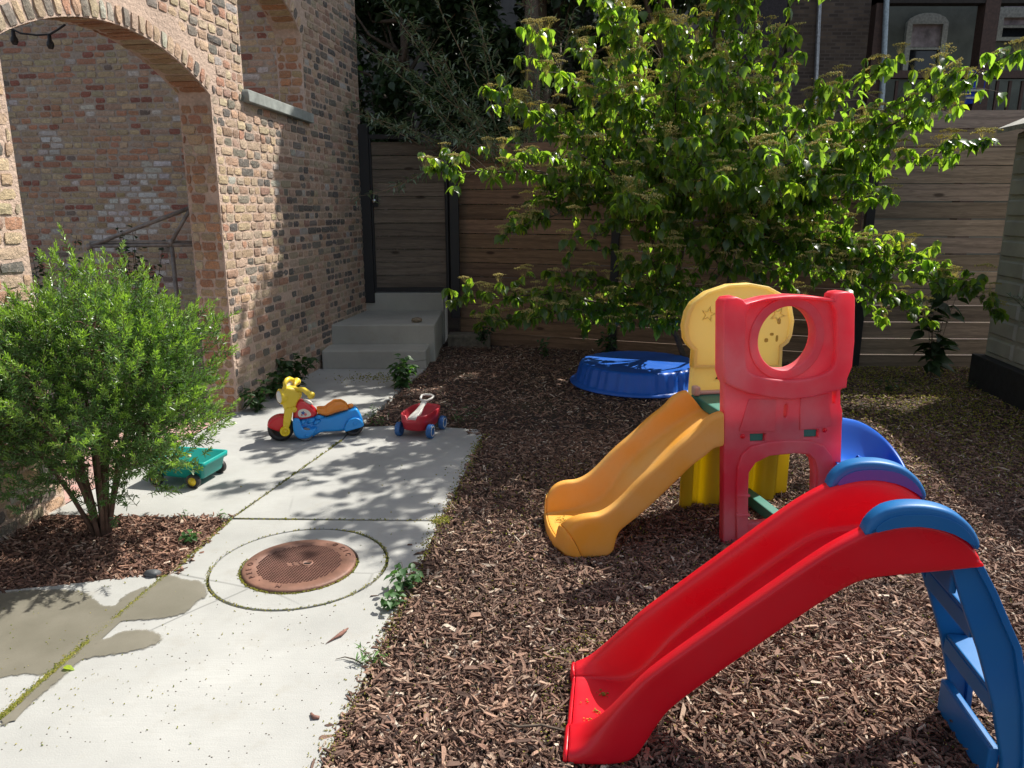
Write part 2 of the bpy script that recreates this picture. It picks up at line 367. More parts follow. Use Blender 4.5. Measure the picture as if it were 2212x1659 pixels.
# manhole cover
RUST_SHADE = simple('rust_recess_shade', (.10, .045, .035), .6, .2)  # darker iron tone paints recess shade onto the squares; letters share it
t = thing('manhole_cover', 'round rusty iron manhole cover with a grid of raised squares, set in the concrete path', 'manhole cover', (*MH, 0))
mb = MB(); mb.lathe((*MH, 0), (0, 0, 1), [(0, .008), (MR-.062, .008), (MR-.058, .012), (MR-.01, .012), (MR-.003, .009), (MR, .003), (MR, -.05)], 72, ref=(1, 0, 0)); mb.build('cover_plate', RUST, t)
mb = MB(); a = R(-14); ca, sa = math.cos(a), math.sin(a)
for i in range(-15, 16):
    for j in range(-15, 16):
        x = i*.0128; y = j*.0128
        if math.hypot(x, y) > MR-.066: continue
        if math.hypot(x-.035, y+.0) < .024 or (abs(y-.02*math.sin(x*20)) < .017 and -.06 < x < .06 and (i+j) % 3): continue
        X = MH[0]+x*ca-y*sa; Y = MH[1]+x*sa+y*ca; w = .0036
        vs = [(X+q*w*ca-r_*w*sa, Y+q*w*sa+r_*w*ca, z) for z, w in ((.0078, .0042), (.0118, .0030)) for q, r_ in ((-1, -1), (1, -1), (1, 1), (-1, 1))]
        mb.add(vs, [(4, 5, 6, 7), (0, 1, 5, 4), (1, 2, 6, 5), (2, 3, 7, 6), (3, 0, 4, 7)])
mb.build('raised_squares', RUST_SHADE, t)  # coloured dark so the squares read as shaded recesses
mb = MB(); mb.lathe((MH[0]+.035, MH[1], 0), (0, 0, 1), [(0, .0085), (.017, .0085), (.019, .013), (.024, .013), (.026, .008)], 20); mb.build('pick_hole_rim', RUST, t)
mb = MB(); mb.box((MH[0]+.035, MH[1], .009), (.03, .011, .003)); mb.build('pick_hole', BLACK, t)
def letter(ch, ang, r, size, mat, parent, up=1):
    cu = bpy.data.curves.new('letter', 'FONT'); cu.body = ch; cu.size = size; cu.extrude = .0015; cu.align_x = 'CENTER'; cu.align_y = 'CENTER'
    ob = bpy.data.objects.new('tmp', cu); C.objects.link(ob); bpy.context.view_layer.update()
    me = bpy.data.meshes.new_from_object(ob); bpy.data.objects.remove(ob)
    a = R(ang); M = Matrix.Translation((MH[0]+r*math.cos(a), MH[1]+r*math.sin(a), .0135)) @ Matrix.Rotation(a-math.pi/2, 4, 'Z')
    me.transform(M); me.materials.clear(); return link('letter', me, mat, parent)
for ch, an in (('C', 22), ('I', 33), ('C', 43), ('G', 57), ('.', 68), ('.', 172), ('O', 184), ('E', 198), ('E', 208), ('P', 219), ('.', 232), ('M', 262)):
    letter(ch, an, MR-.034, .034, RUST_SHADE, t)

# ---------------------------------------------------------------- brick walls
WA = 8.0
WD = Vector((math.sin(R(WA)), math.cos(R(WA)), 0)); WN = Vector((math.cos(R(WA)), -math.sin(R(WA)), 0)); WO = Vector((-2.155, 5.721, 0))
def WF(s, z, n): return WO+WD*s+WN*n+Vector((0, 0, z))
TH = .25
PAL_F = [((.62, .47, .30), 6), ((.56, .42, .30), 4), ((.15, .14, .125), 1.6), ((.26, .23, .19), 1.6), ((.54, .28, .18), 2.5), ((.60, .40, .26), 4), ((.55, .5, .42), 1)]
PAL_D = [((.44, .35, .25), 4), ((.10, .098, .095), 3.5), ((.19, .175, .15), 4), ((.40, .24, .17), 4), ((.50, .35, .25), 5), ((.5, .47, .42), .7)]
PAL_B = [((.56, .28, .17), 4), ((.60, .46, .28), 5), ((.54, .38, .26), 5), ((.66, .62, .56), 1.2), ((.36, .13, .09), 2), ((.22, .18, .15), .6), ((.52, .42, .26), 3)]
PAL_O = [((.50, .25, .12), 5), ((.48, .33, .18), 4), ((.42, .19, .1), 3), ((.5, .38, .24), 2)]
def pick(pal):
    t_ = random.uniform(0, sum(w for _, w in pal))
    for c, w in pal:
        t_ -= w
        if t_ <= 0: break
    k = random.uniform(.86, 1.18); return tuple(min(.8, x*k*random.uniform(.95, 1.05)) for x in c)
def one_brick(mb, Fm, a, b, z0, z1, col, prot, rough):
    nx = max(2, min(4, int((b-a)/.05)+1)); nz = 2; P = []
    for j in range(nz+1):
        for i in range(nx+1):
            e = (i in (0, nx)) or (j in (0, nz)); cr = (i in (0, nx)) and (j in (0, nz))
            s = a+(b-a)*i/nx+random.uniform(-.5, .5)*rough*(.9 if e else .5)+(0 if not cr else (1 if i == 0 else -1)*random.uniform(0, rough*1.6))
            z = z0+(z1-z0)*j/nz+random.uniform(-.5, .5)*rough*(.9 if e else .4)
            P.append((s, z, prot+random.uniform(-.5, .5)*rough*.8-(rough*.25 if e else 0)-(rough*.4 if cr else 0)))
    w = nx+1; per = [i for i in range(w)]+[j*w+nx for j in range(1, nz+1)]+[nz*w+i for i in range(nx-1, -1, -1)]+[j*w for j in range(nz-1, 0, -1)]
    vs = [Fm(*q) for q in P]; k = len(vs); vs += [Fm(P[i][0], P[i][1], -.006) for i in per]; m_ = len(per)
    fs = [(j*w+i, j*w+i+1, (j+1)*w+i+1, (j+1)*w+i) for j in range(nz) for i in range(nx)]
    fs += [(per[(q+1) % m_], per[q], k+q, k+(q+1) % m_) for q in range(m_)]
    mb.add(vs, fs, col)
def bricks(mb, Fm, s0, s1, z0, z1, blocked, pal, course=.0696, blen=.215, hdr=6, joint=.014, prot=(.001, .007), rough=.005, palfn=None, off0=None):
    nrow = int((z1-z0)/course+1e-6)
    for j in range(nrow):
        za = z0+j*course; bl = blen if (not hdr or j % hdr) else blen*.8
        bl0 = bl; s = s0-(random.uniform(0, bl) if off0 is None else off0)
        while s < s1:
            bl = bl0*(1.7 if (hdr and random.random() < .22) else 1); e = s+bl*random.uniform(.9, 1.1); segs = [(max(s, s0), min(e, s1))]
            for (ba, bb) in (blocked(za, za+course) if blocked else []):
                ns = []
                for (x, y) in segs:
                    if bb <= x or ba >= y: ns.append((x, y)); continue
                    if x < ba: ns.append((x, ba))
                    if y > bb: ns.append((bb, y))
                segs = ns
            for (x, y) in segs:
                if y-x < .035: continue
                if random.random() < .012: continue
                jj = joint*random.uniform(.75, 1.5); pl = palfn(x, za) if palfn else pal
                one_brick(mb, Fm, x+jj/2, y-jj/2, za+jj/2, za+course-jj/2, pick(pl), random.uniform(*prot), rough)
            s = e
def arc_geom(a, b, zs, rise):
    hw = (b-a)/2; Rr = (hw*hw+rise*rise)/(2*rise); return (a+b)/2, zs+rise-Rr, Rr, math.asin(hw/Rr)
A1 = (-1.95, -.05, 2.36, .25); A2 = (.46, 1.64, 3.10, .26)
RING = .215
wall = thing('brick_wall', 'old cream and grey brick wall with a large arched doorway and an arched opening over a stone sill', 'wall', tuple(WO))
ends = {}
def opening_pts(A, zb):
    sc, zc, Rr, th = arc_geom(*A); pts = [(A[0], zb)]
    for i in range(25):
        t_ = -th+2*th*i/24; pts.append((sc+Rr*math.sin(t_), zc+Rr*math.cos(t_)))
    pts.append((A[1], zb)); return pts
class WPl:
    def P(s, u, z, n=0): return WF(u, z, n)
WP = WPl(); WTOP = 5.3; WS0, WS1 = -3.6, 3.16
outl = [(WS0, -.2), (A1[0], -.2)]+opening_pts(A1, 0)[0:]+[(A1[1], -.2), (WS1, -.2), (WS1, WTOP), (WS0, WTOP)]
slab('wall_core', WP, outl, -TH, 0, MORT, wall, holes=[opening_pts(A2, 2.46)])
def blocked_front(za, zb):
    out = []; z = (za+zb)/2
    for A, bot in ((A1, -1), (A2, 2.40)):
        sc, zc, Rr, th = arc_geom(*A); ro = Rr+RING+.008
        if z < bot: continue
        if z > A[2]-.02+0*ro:
            hw2 = ro*ro-(z-zc)**2
            if hw2 > 0:
                hw = math.sqrt(hw2); lim = math.tan(th)*(z-zc); out.append((sc-min(hw, lim), sc+min(hw, lim)))
        else: out.append((A[0]-.004, A[1]+.004))
    return out
mb = MB()
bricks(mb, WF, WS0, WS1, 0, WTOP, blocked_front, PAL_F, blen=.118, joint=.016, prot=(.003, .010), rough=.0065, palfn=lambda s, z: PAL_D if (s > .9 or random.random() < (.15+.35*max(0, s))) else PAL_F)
for A in (A1, A2):
    sc, zc, Rr, th = arc_geom(*A)
    def FR(a, r, n, sc=sc, zc=zc, Rr=Rr): t_ = a/Rr; return WF(sc+r*math.sin(t_), zc+r*math.cos(t_), n)
    bricks(mb, FR, -th*Rr, th*Rr, Rr+.004, Rr+RING, None, PAL_F, course=RING/2, blen=.072, hdr=0, joint=.014, prot=(.006, .015), rough=.008)
mb.build('bricks', BRICK, wall, recalc=False)
mb = MB()
for A, zb in ((A1, 0), (A2, 2.46)):
    def FJ(a, z, n, A=A): return WF(A[1]-n, z, -a)
    bricks(mb, FJ, .006, TH-.004, zb, A[2], None, PAL_O, hdr=0, blen=.12, joint=.014, prot=(.005, .015), rough=.008)
    sc, zc, Rr, th = arc_geom(*A)
    def FS(a, q, n, sc=sc, zc=zc, Rr=Rr): t_ = q/Rr; return WF(sc+(Rr-n)*math.sin(t_), zc+(Rr-n)*math.cos(t_), -a)
    bricks(mb, FS, .006, TH-.004, -th*Rr, th*Rr, None, PAL_O, course=.07, hdr=0, blen=.22, joint=.014, prot=(.004, .012), rough=.007, off0=0)
    def FK(a, z, n, A=A): return WF(A[0]+n, z, -(TH-a))
    bricks(mb, FK, .004, TH-.006, zb, A[2], None, PAL_O, hdr=0, blen=.12, joint=.016, rough=.006)
mb.build('jamb_bricks', BRICK, wall, recalc=False)
STONE = simple('sill_stone', (.27, .29, .27), .85, 0, 9, .3, .004, 30)
slab('window_sill', WP, [(.43, 2.375), (1.70, 2.345), (1.70, 2.43), (.43, 2.465)], -TH-.02, .055, STONE, wall, bev=.006)

back = thing('brick_wall', 'sheltered red and tan brick wall with patches of old white paint seen through the arch', 'wall', tuple(WF(1.72, 0, 0)))
def BF(a, z, n): return WF(1.70-n, z, -TH-a)
BPl = WPl()
mb = MB(); 
vs = [BF(0.0, -.1, 0), BF(4.6, -.1, 0), BF(4.6, 4.7, 0), BF(0, 4.7, 0), BF(0, -.1, -.2), BF(4.6, -.1, -.2), BF(4.6, 4.7, -.2), BF(0, 4.7, -.2)]
mb.add(vs, [(0, 1, 2, 3), (4, 7, 6, 5), (0, 4, 5, 1), (3, 2, 6, 7), (1, 5, 6, 2), (0, 3, 7, 4)]); mb.build('wall_core', MORT2, back)
WHITE_P = [((.72, .69, .64), 5), ((.5, .36, .2), 2), ((.46, .21, .13), 2)]
def palb(a, z):
    w = math.sin(a*2.3+1)*math.sin(z*2.9+.5)+.5*math.sin(a*5.1+z*4); return WHITE_P if (w > .45 and 1.1 < z < 2.6) else PAL_B
mb = MB(); bricks(mb, BF, .0, 4.5, 0, 4.6, None, PAL_B, course=.0595, blen=.12, joint=.0135, prot=(.003, .009), rough=.007, palfn=palb); mb.build('bricks', BRICK, back, recalc=False)

# ---------------------------------------------------------------- steps, gate, fences
SPl = Plane(-1.90, 7.30, 1.0)
st = thing('concrete_steps', 'three grey concrete steps rising to the wooden gate beside the brick wall', 'steps', tuple(SPl.P(0, 0)))
mb = MB()
def stepbox(u0, u1, z0, z1, n0, n1, mb): mb.box(((u0+u1)/2, (z0+z1)/2, (n0+n1)/2), (u1-u0, z1-z0, abs(n1-n0)), SPl)
for (u0, u1, z0, z1, n0, n1) in ((0, 1.04, -.1, .184, 0, -.385), (.0, 1.10, -.1, .387, -.375, -1.49), (.05, 1.12, -.1, .593, -1.48, -2.1)):
    mb2 = MB(); stepbox(u0, u1, z0, z1, n0, n1, mb2); mb2.build('step', CONC2, st, bevel=.014, seg=3)
rk = MB()
def rock(name, c, r, mat, label, cat, seed=1, sq=(1, 1, .6)):
    rr = random.Random(seed); mb = MB(); rows = []
    for i in range(9):
        ph = math.pi*i/8; row = []
        for k in range(14):
            th = 2*math.pi*k/14; q = r*(1+.16*math.sin(3*th+seed)+.1*math.sin(5*ph+th*2+seed)+rr.uniform(-.05, .05))*max(math.sin(ph), .02)
            row.append((c[0]+q*sq[0]*math.cos(th), c[1]+q*sq[1]*math.sin(th), c[2]+r*sq[2]*(math.cos(ph)+.9)))
        rows.append(row)
    mb.grid(rows, closed=True); o = mb.build(name, mat); return tag(o, label, cat)
ROCK = simple('rock_brown', (.24, .19, .13), .9, 0, 40, .5, .006, 60); PEB = simple('pebble_dark', (.07, .075, .08), .6, 0, 40, .2)
q = aty(903, 692, 7.95); rock('rock', (q.x, 7.85, .387), .045, ROCK, 'small rough brown rock lying on the concrete landing', 'rock', 3, (1.25, .8, .65))
q = g(330, 1243); rock('pebble', (q.x, q.y, -.01), .028, PEB, 'smooth dark grey pebble at the edge of the mulch bed', 'pebble', 5, (1.3, .8, .7))
q = g(1292, 1188); rock('wood_chunk', (q.x, q.y, -.015), .014, simple('paleblock', (.5, .42, .36), .9), 'tiny pale block on the mulch in front of the amber slide foot', 'chip', 8, (1, 1, 1))
CURB = simple('rough_curb', (.16, .14, .105), .95, 0, 18, .4, .01, 50)
cb = g(965, 742); mb = MB(); a_ = g(967, 748); b_ = g(1058, 752)
mb.box(((a_.x+b_.x)/2, a_.y+.13, .045), (b_.x-a_.x, .26, .17)); o = mb.build('curb_block', CURB, None, .02, 3); tag(o, 'rough weathered stone curb block on the ground just right of the steps', 'curb')

# gate
GY = 8.82; GP = Plane(-1.76, GY, 1.0)
gate = thing('wooden_gate', 'grey wooden plank gate in a black steel frame at the top of the steps', 'gate', tuple(GP.P(0, .6)))
def PX(pl, *pts): return [pl.uz(*p_) for p_ in pts]
gl, gr_ = GP.uz(806, 450)[0], GP.uz(962, 450)[0]; gb, gt = .62, GP.uz(880, 292)[1]
mb = MB(); nb = 11; zt = GP.uz(880, 306)[1]; hh = (zt-gb-.03)/nb
for i in range(nb):
    k = random.uniform(.75, 1.15); mb.box(((gl+gr_)/2, gb+.03+hh*(i+.5), -.02), (gr_-gl, hh-.004-random.uniform(0, .004), .02), GP, (k*.82, k*.84, k*.86))
mb.build('board_panel', WOOD, gate)
mb = MB()
for c_, s_ in ((((gl-.02), (gb+gt)/2, 0), (.05, gt-gb, .05)), (((gr_+.02), (gb+gt)/2, 0), (.05, gt-gb, .05)), (((gl+gr_)/2, gt-.02, .003), (gr_-gl+.09, .05, .05)), (((gl+gr_)/2, gb+.01, .003), (gr_-gl+.09, .05, .05))): mb.box(c_, s_, GP)
mb.build('gate_frame', BLACK, gate, .004)
ku, kz = GP.uz(810, 434); mb = MB(); mb.box((ku+.01, kz, .03), (.06, .13, .012), GP); mb.build('lock_plate', BLACK, gate, .003)
mb = MB(); mb.lathe(GP.P(ku, kz, .034), GP.P(0, 0, 1)-GP.P(0, 0, 0), [(.0, .05), (.018, .05), (.026, .04), (.024, .022), (.012, .01), (.014, 0)], 20); mb.build('knob', STEEL, gate)
mb = MB(); u0 = GP.uz(795, 500)[0]; mb.box((u0-.01, 1.48, .01), (.13, 2.0, .11), GP); o = mb.build('gate_post', BLACK, None, .005); tag(o, 'thick black steel post between the brick wall and the gate', 'post')
mb = MB(); u1 = GP.uz(983, 500)[0]; mb.box((u1+.0, 1.31, .08), (.105, 2.0, .10), GP); mb.box((u1-.085, 1.5, .05), (.025, 1.75, .06), GP); o = mb.build('gate_post', BLACK, None, .005); tag(o, 'black steel post between the gate and the long angled fence', 'post')

def fence(name, label, p0, p1, ztop, zbot, rowh, posts, tone, gaps, tops=None, z1top=None):
    deg = math.degrees(math.atan2(p1[1]-p0[1], p1[0]-p0[0])); pl = Plane(p0[0], p0[1], deg); Ln = math.hypot(p1[0]-p0[0], p1[1]-p0[1])
    t = thing(name, label, 'fence', (p0[0], p0[1], 0)); edges = [0]+list(posts)+[Ln]
    nb = int((ztop-zbot)/rowh+.5)
    for i in range(len(edges)-1):
        a, b_ = edges[i], edges[i+1]; mb = MB()
        for k in range(nb):
            kk = random.uniform(.66, 1.18); w = random.uniform(.9, 1.06); gp = random.choice(gaps)
            zc_ = zbot+rowh*(k+.5)
            mb.box(((a+b_)/2, zc_, random.uniform(-.003, .003)), (b_-a-.012, rowh-gp, .024), pl, (tone[0]*kk, tone[1]*kk, tone[2]*kk*w))
        mb.build('slat_panel', WOOD, t, 0)
    for u in posts:
        mb = MB(); mb.box((u, (ztop+zbot)/2, .035), (.085, ztop-zbot, .045), pl); mb.build('post', BLACK, t, .004)
    return pl
fence('wooden_fence', 'long brown horizontal board fence running at an angle from the gate behind the tree', (-.62, 8.93), (3.42, 7.47), 2.27, -.05, .166, (1.87, ), (1.05, .82, .68), (.006, .008, .010))
fence('wooden_fence', 'grey brown board fence with light showing through its gaps beside the shed', (3.42, 7.46), (5.6, 7.40), 2.468, -.05, .168, (.06, ), (1.12, 1.10, 1.12), (.008, .010, .016))

# ---------------------------------------------------------------- shed on the right
SW = simple('shed_resin', (.34, .33, .285), .6, 0, 3, .22, .001, 200); SB = simple('shed_base', (.02, .02, .022), .7)
SDeg = 180+90-9.  # plane runs towards the camera
ShO = (4.235, 6.62)
sh = Plane(ShO[0], ShO[1], -90-8.5)     # u towards the camera, front faces left
shed = thing('storage_shed', 'pale grey resin storage shed with embossed panels on a dark base at the right edge', 'shed', (ShO[0], ShO[1], 0))
mb = MB(); SLn = 2.45; zb_ = .28; 
mb.box((SLn/2, zb_/2-.02, -.75), (SLn+.1, zb_+.04, 1.6), sh); mb.build('base', SB, shed, .006)
mb = MB(); mb.box((SLn/2, zb_+.95, -.80), (SLn, 1.90, 1.52), sh); mb.build('wall', SW, shed, .006)
mb = MB(); pw = .43; nz_ = 11; ph = 1.86/nz_
for i in range(5):
    for k in range(nz_):
        u = .055+pw*.5+i*(pw+.055); z = zb_+.02+ph*(k+.5)
        vs = []; 
        for (n_, iu, iz) in ((-.042, 0, 0), (-.018, .012, .018)):
            for (su, sz) in ((-1, -1), (1, -1), (1, 1), (-1, 1)): vs.append(sh.P(u+su*(pw/2-iu), z+sz*(ph/2-.012-iz), n_))
        mb.add(vs, [(4, 5, 6, 7), (0, 1, 5, 4), (1, 2, 6, 5), (2, 3, 7, 6), (3, 0, 4, 7)])
mb.build('embossed_panels', SW, shed)
mb = MB()
pr_ = [(-.10, 0), (-.10, .05), (-.0, .05)]
e0 = [sh.P(-.08, 2.19, .09), sh.P(-.08, 2.23, .09), sh.P(-.08, 2.62, -.8), sh.P(-.08, 2.58, -.8)]
e1 = [sh.P(SLn+.08, 2.19, .09), sh.P(SLn+.08, 2.23, .09), sh.P(SLn+.08, 2.62, -.8), sh.P(SLn+.08, 2.58, -.8)]
mb.add(e0+e1, [(0, 1, 2, 3), (4, 7, 6, 5), (0, 4, 5, 1), (1, 5, 6, 2), (2, 6, 7, 3), (3, 7, 4, 0)])
e0 = [sh.P(-.08, 2.19, -1.69), sh.P(-.08, 2.23, -1.69), sh.P(-.08, 2.62, -.81), sh.P(-.08, 2.58, -.81)]
e1 = [sh.P(SLn+.08, 2.19, -1.69), sh.P(SLn+.08, 2.23, -1.69), sh.P(SLn+.08, 2.62, -.81), sh.P(SLn+.08, 2.58, -.81)]
mb.add(e0+e1, [(0, 3, 2, 1), (4, 5, 6, 7), (0, 1, 5, 4), (1, 2, 6, 5), (2, 3, 7, 6), (3, 0, 4, 7)])
for uu in (0.01, SLn-.01):
    a = sh.P(uu, 2.18, -.04); b2 = sh.P(uu, 2.57, -.8); c2 = sh.P(uu, 2.18, -1.56); mb.add([a, b2, c2, a+Vector((0, 0, .0)), ], [(0, 1, 2)])
mb.build('roof', simple('shed_roof', (.3, .29, .26), .6), shed)

# ---------------------------------------------------------------- houses beyond the fence
def plainwall(name, label, x0, x1, y, z1, mat, depth=3):
    mb = MB(); mb.box(((x0+x1)/2, y+depth/2, z1/2), (x1-x0, depth, z1)); return mb
m, nt, b, out = newmat('far_brick'); bt = N(nt, 'TexBrick'); bt.inputs['Scale'].default_value = 1.; bt.inputs['Brick Width'].default_value = .22; bt.inputs['Row Height'].default_value = .075; bt.inputs['Mortar Size'].default_value = .012
bt.inputs['Color1'].default_value = (.20, .15, .105, 1); bt.inputs['Color2'].default_value = (.075, .06, .05, 1); bt.inputs['Mortar'].default_value = (.16, .13, .11, 1)
mp = N(nt, 'Mapping'); mp.inputs['Rotation'].default_value = (R(90), 0, 0); L(nt, N(nt, 'NewGeometry').outputs['Position'], mp.inputs['Vector']); L(nt, mp.outputs[0], bt.inputs['Vector'])
L(nt, mix(nt, ramp(nt, noise(nt, geo_pos(nt), 3, 5), [(.35, 0), (.7, .6)]), bt.outputs[0], (.09, .07, .055)), b.inputs['Base Color']); b.inputs['Roughness'].default_value = .95
FBR = m
STUC = simple('stucco_green', (.15, .165, .135), .9, 0, 2, .3, .006, 20); TRIM = simple('painted_trim', (.42, .43, .36), .6); BRWN = simple('brown_timber', (.075, .042, .03), .7)
GLASS = simple('dark_glass', (.02, .023, .028), .08); CURT = simple('lace_curtain', (.35, .30, .30), .8, 0, 6, .5); SID = simple('grey_siding', (.16, .155, .145), .85, 0, 4, .3)
HY = 18.
hb = thing('brick_house', 'dark brick house far behind the fence with a pale steel conduit up its wall', 'house', (aty(1790, 100, HY).x, HY, 0))
xa, xb = aty(1705, 50, HY).x, aty(1893, 50, HY).x
plainwall('', '', xa, xb, HY, 10.5, None).build('wall', FBR, hb)
a1, a2 = aty(1757, 300, HY-.1), aty(1773, -60, HY-.1)
mb = MB(); mb.tube([(a1.x, HY-.1, .5), (a1.x, HY-.1, a1.z), (a2.x, HY-.1, a2.z), (a2.x, HY-.1, 9)], .05, 10); mb.build('conduit', simple('galv', (.5, .52, .54), .4, .6), hb)
xw = aty(1705, 50, HY-1.5).x; mb = MB(); mb.box((xw-1.2, HY-.4, 5), (2.5, 1.5, 10)); mb.build('chimney_breast', simple('dark_brick', (.055, .048, .05), .9, 0, 30, .4), hb)
hs = thing('stucco_house', 'green grey stucco house with an arched window and a brown timber porch beyond the fence', 'house', (aty(2050, 100, HY).x, HY, 0))
x0 = aty(1893, 50, HY).x; plainwall('', '', x0+.01, x0+11, HY+.02, 10.5, None).build('wall', STUC, hs)
HP = Plane(0, HY, 0)
def hq(px, py): return HP.uz(px, py)
def window(parent, l, r_, t_, b2, arched, curtain=True):
    (ul, zt_), (ur, zb2) = hq(l, t_), hq(r_, b2); w = ur-ul
    arc = [(ul, zb2), (ul, zt_-.15)]+([(ul+w*.1, zt_-.05), (ul+w*.25, zt_+.01), (ul+w*.4, zt_+.035), (ul+w*.6, zt_+.035), (ul+w*.75, zt_+.01), (ul+w*.9, zt_-.05)] if arched else [(ul, zt_), (ur, zt_)])+[(ur, zt_-.15), (ur, zb2)]
    ft = w*.13; inn = [(ul+ft, zb2+ft*.6), (ul+ft, zt_-ft*1.6), (ur-ft, zt_-ft*1.6), (ur-ft, zb2+ft*.6)]
    wnd = slab('window', HP, arc, .0, .10, TRIM, parent, holes=[inn])
    zm = (zb2+zt_)/2-.05; mb = MB(); mb.box(((ul+ur)/2, zm, .075), (w-2*ft+.01, .05, .04), HP); mb.build('sash_bar', TRIM, wnd)
    mb = MB(); mb.box(((ul+ur)/2, (zb2+zt_)/2, .02), (w-2*ft+.02, zt_-zb2-.05, .01), HP); mb.build('pane', GLASS, wnd)
    if curtain:
        mb = MB(); mb.box(((ul+ur)/2, zm+.32, .03), (w-2*ft, .55, .01), HP); mb.build('curtain', CURT, wnd)
    return wnd
window(hs, 1958, 2030, 34, 168, True); window(hs, 2154, 2240, 18, 90, False, True)
# porch: post, downpipe, beam, railing with towel
PYp = HY-1.6; PP = Plane(0, PYp, 0)
porch = thing('timber_porch', 'dark brown timber porch with a balustrade above the fence in front of the stucco house', 'porch', (aty(2050, 200, PYp).x, PYp, 0))
def pq(px, py): return PP.uz(px, py)
ua, _ = pq(1884, 50); ub, _ = pq(1908, 50)
mb = MB(); mb.box(((ua+ub)/2, 4.5, 0), (ub-ua, 9, .25), PP); mb.build('post', BRWN, porch)
u_, _ = pq(2132, 50); mb = MB(); mb.box((u_, 4.5, .0), (.3, 9, .28), PP); mb.build('post', BRWN, porch)
(_, zr) = pq(2050, 154); (_, zr2) = pq(2050, 170)
mb = MB(); mb.box((ua+5.5, (zr+zr2)/2, .02), (11, zr-zr2, .16), PP); mb.build('top_rail', BRWN, porch)
mb = MB(); mb.box((ua+5.5, zr-1.15, .02), (11, .14, .14), PP); mb.build('bottom_rail', BRWN, porch)
for i in range(40):
    mb = MB(); mb.box((ub+.15+i*.26, zr-.66, .0), (.055, .95, .05), PP); mb.build('baluster', BRWN, porch)
mb = MB(); mb.box((ua+5.5, zr-1.6, -.8), (11, .25, 1.5), PP); mb.build('deck', BRWN, porch)
mb = MB(); mb.box((ua+5.5, pq(2050, 10)[1]+.35, .0), (11, .7, .25), PP); mb.build('beam', simple('dark_beam', (.03, .025, .02), .8), porch)
mb = MB(); p0 = aty(1906, 200, PYp-.2); p1 = aty(1917, -40, PYp-.2); mb.tube([(p0.x, p0.y, 0), p0, p1, (p1.x, p1.y, 8.5)], .055, 10); o = mb.build('downpipe', simple('pipe_blue', (.35, .42, .45), .4, .3)); tag(o, 'slim pale blue downpipe beside the brown porch post', 'pipe')
TOW = simple('blue_towel', (.02, .06, .42), .9); (tu0, tz0), (tu1, tz1) = pq(2079, 192), pq(2113, 226)
mb = MB(); rows = []
for i in range(9):
    rows.append([PP.P(tu0+(tu1-tu0)*k/8, tz0+.35+(tz1-tz0-.35)*i/8, .12+.03*math.sin(k*1.7+i*.3)) for k in range(9)])
mb.grid(rows)
tw = thing('towel', 'blue striped towel hanging over the porch railing', 'towel', tuple(PP.P(tu0, tz1))); mb.build('cloth', TOW, tw)
mb = MB()
for zz in (.33, .40, .8, .86): mb.box(((tu0+tu1)/2, tz1+(tz0-tz1)*zz, .16), (tu1-tu0, .02, .012), PP)
mb.build('stripe', TRIM, tw)
ls = thing('grey_house', 'grey timber sided house mostly hidden behind the dark trees', 'house', (-4, 17, 0))
mb = MB(); mb.box((-6, 17, 4.5), (14, 3, 9)); mb.build('wall', SID, ls)
mb = MB(); xx = aty(1440, 100, 12).x; mb.box((xx+.35, 15.6, 4.5), (2.2, .3, 9)); mb.build('screen_wall', SID, ls)
mb = MB(); mb.box((-3.0, 17, 9.2), (21, 4.2, .4)); mb.build('roof', BRWN, ls)
hr = thing('side_house', 'tall dark house wall far behind the shed', 'house', (14, 15, 0)); mb = MB(); mb.box((3.2, 19.6, 4.5), (5, 1, 9)); mb.build('wall', SID, hr)

# ---------------------------------------------------------------- chips and blossoms
EDGE = [(-.70, .3), (-.555, 1.834), (-.47, 2.6), (-.372, 3.57), (-.366, 3.587), (-.21, 5.05), (-.24, 5.2), (-.55, 5.27), (-.86, 5.3), (-1.12, 5.4), (-1.05, 5.9), (-1.0, 6.4), (-.86, 7.3), (-.80, 9)]
def edge_x(y):
    xs = np.full_like(y, -.8); 
    for (x0_, y0_), (x1_, y1_) in zip(EDGE, EDGE[1:]):
        if y1_ > y0_: mk = (y >= y0_) & (y < y1_); xs[mk] = x0_+(x1_-x0_)*(y[mk]-y0_)/(y1_-y0_)
    xs[(y > 5.05) & (y < 5.3)] = -.3
    return xs
def fence_y(x): return np.where(x < 3.42, 8.93-(x+.62)*.3614, 7.45)-.05
def sample_main(n, y0, y1, x1=5.0):
    y = rng.uniform(y0, y1, n*2); x = rng.uniform(-1.2, x1, n*2)
    ok = (x > edge_x(y)-.012-rng.exponential(.006, len(y))-(rng.random(len(y)) < .01)*rng.exponential(.05, len(y))) & (x < np.maximum(1.6, .75*y+.3)) & (y < fence_y(x)) & ((x < 4.3-.15*(6.6-y)) | (y > 6.65)) & ~((x < .0) & (y > 8.55)) 
    return x[ok][:n], y[ok][:n]
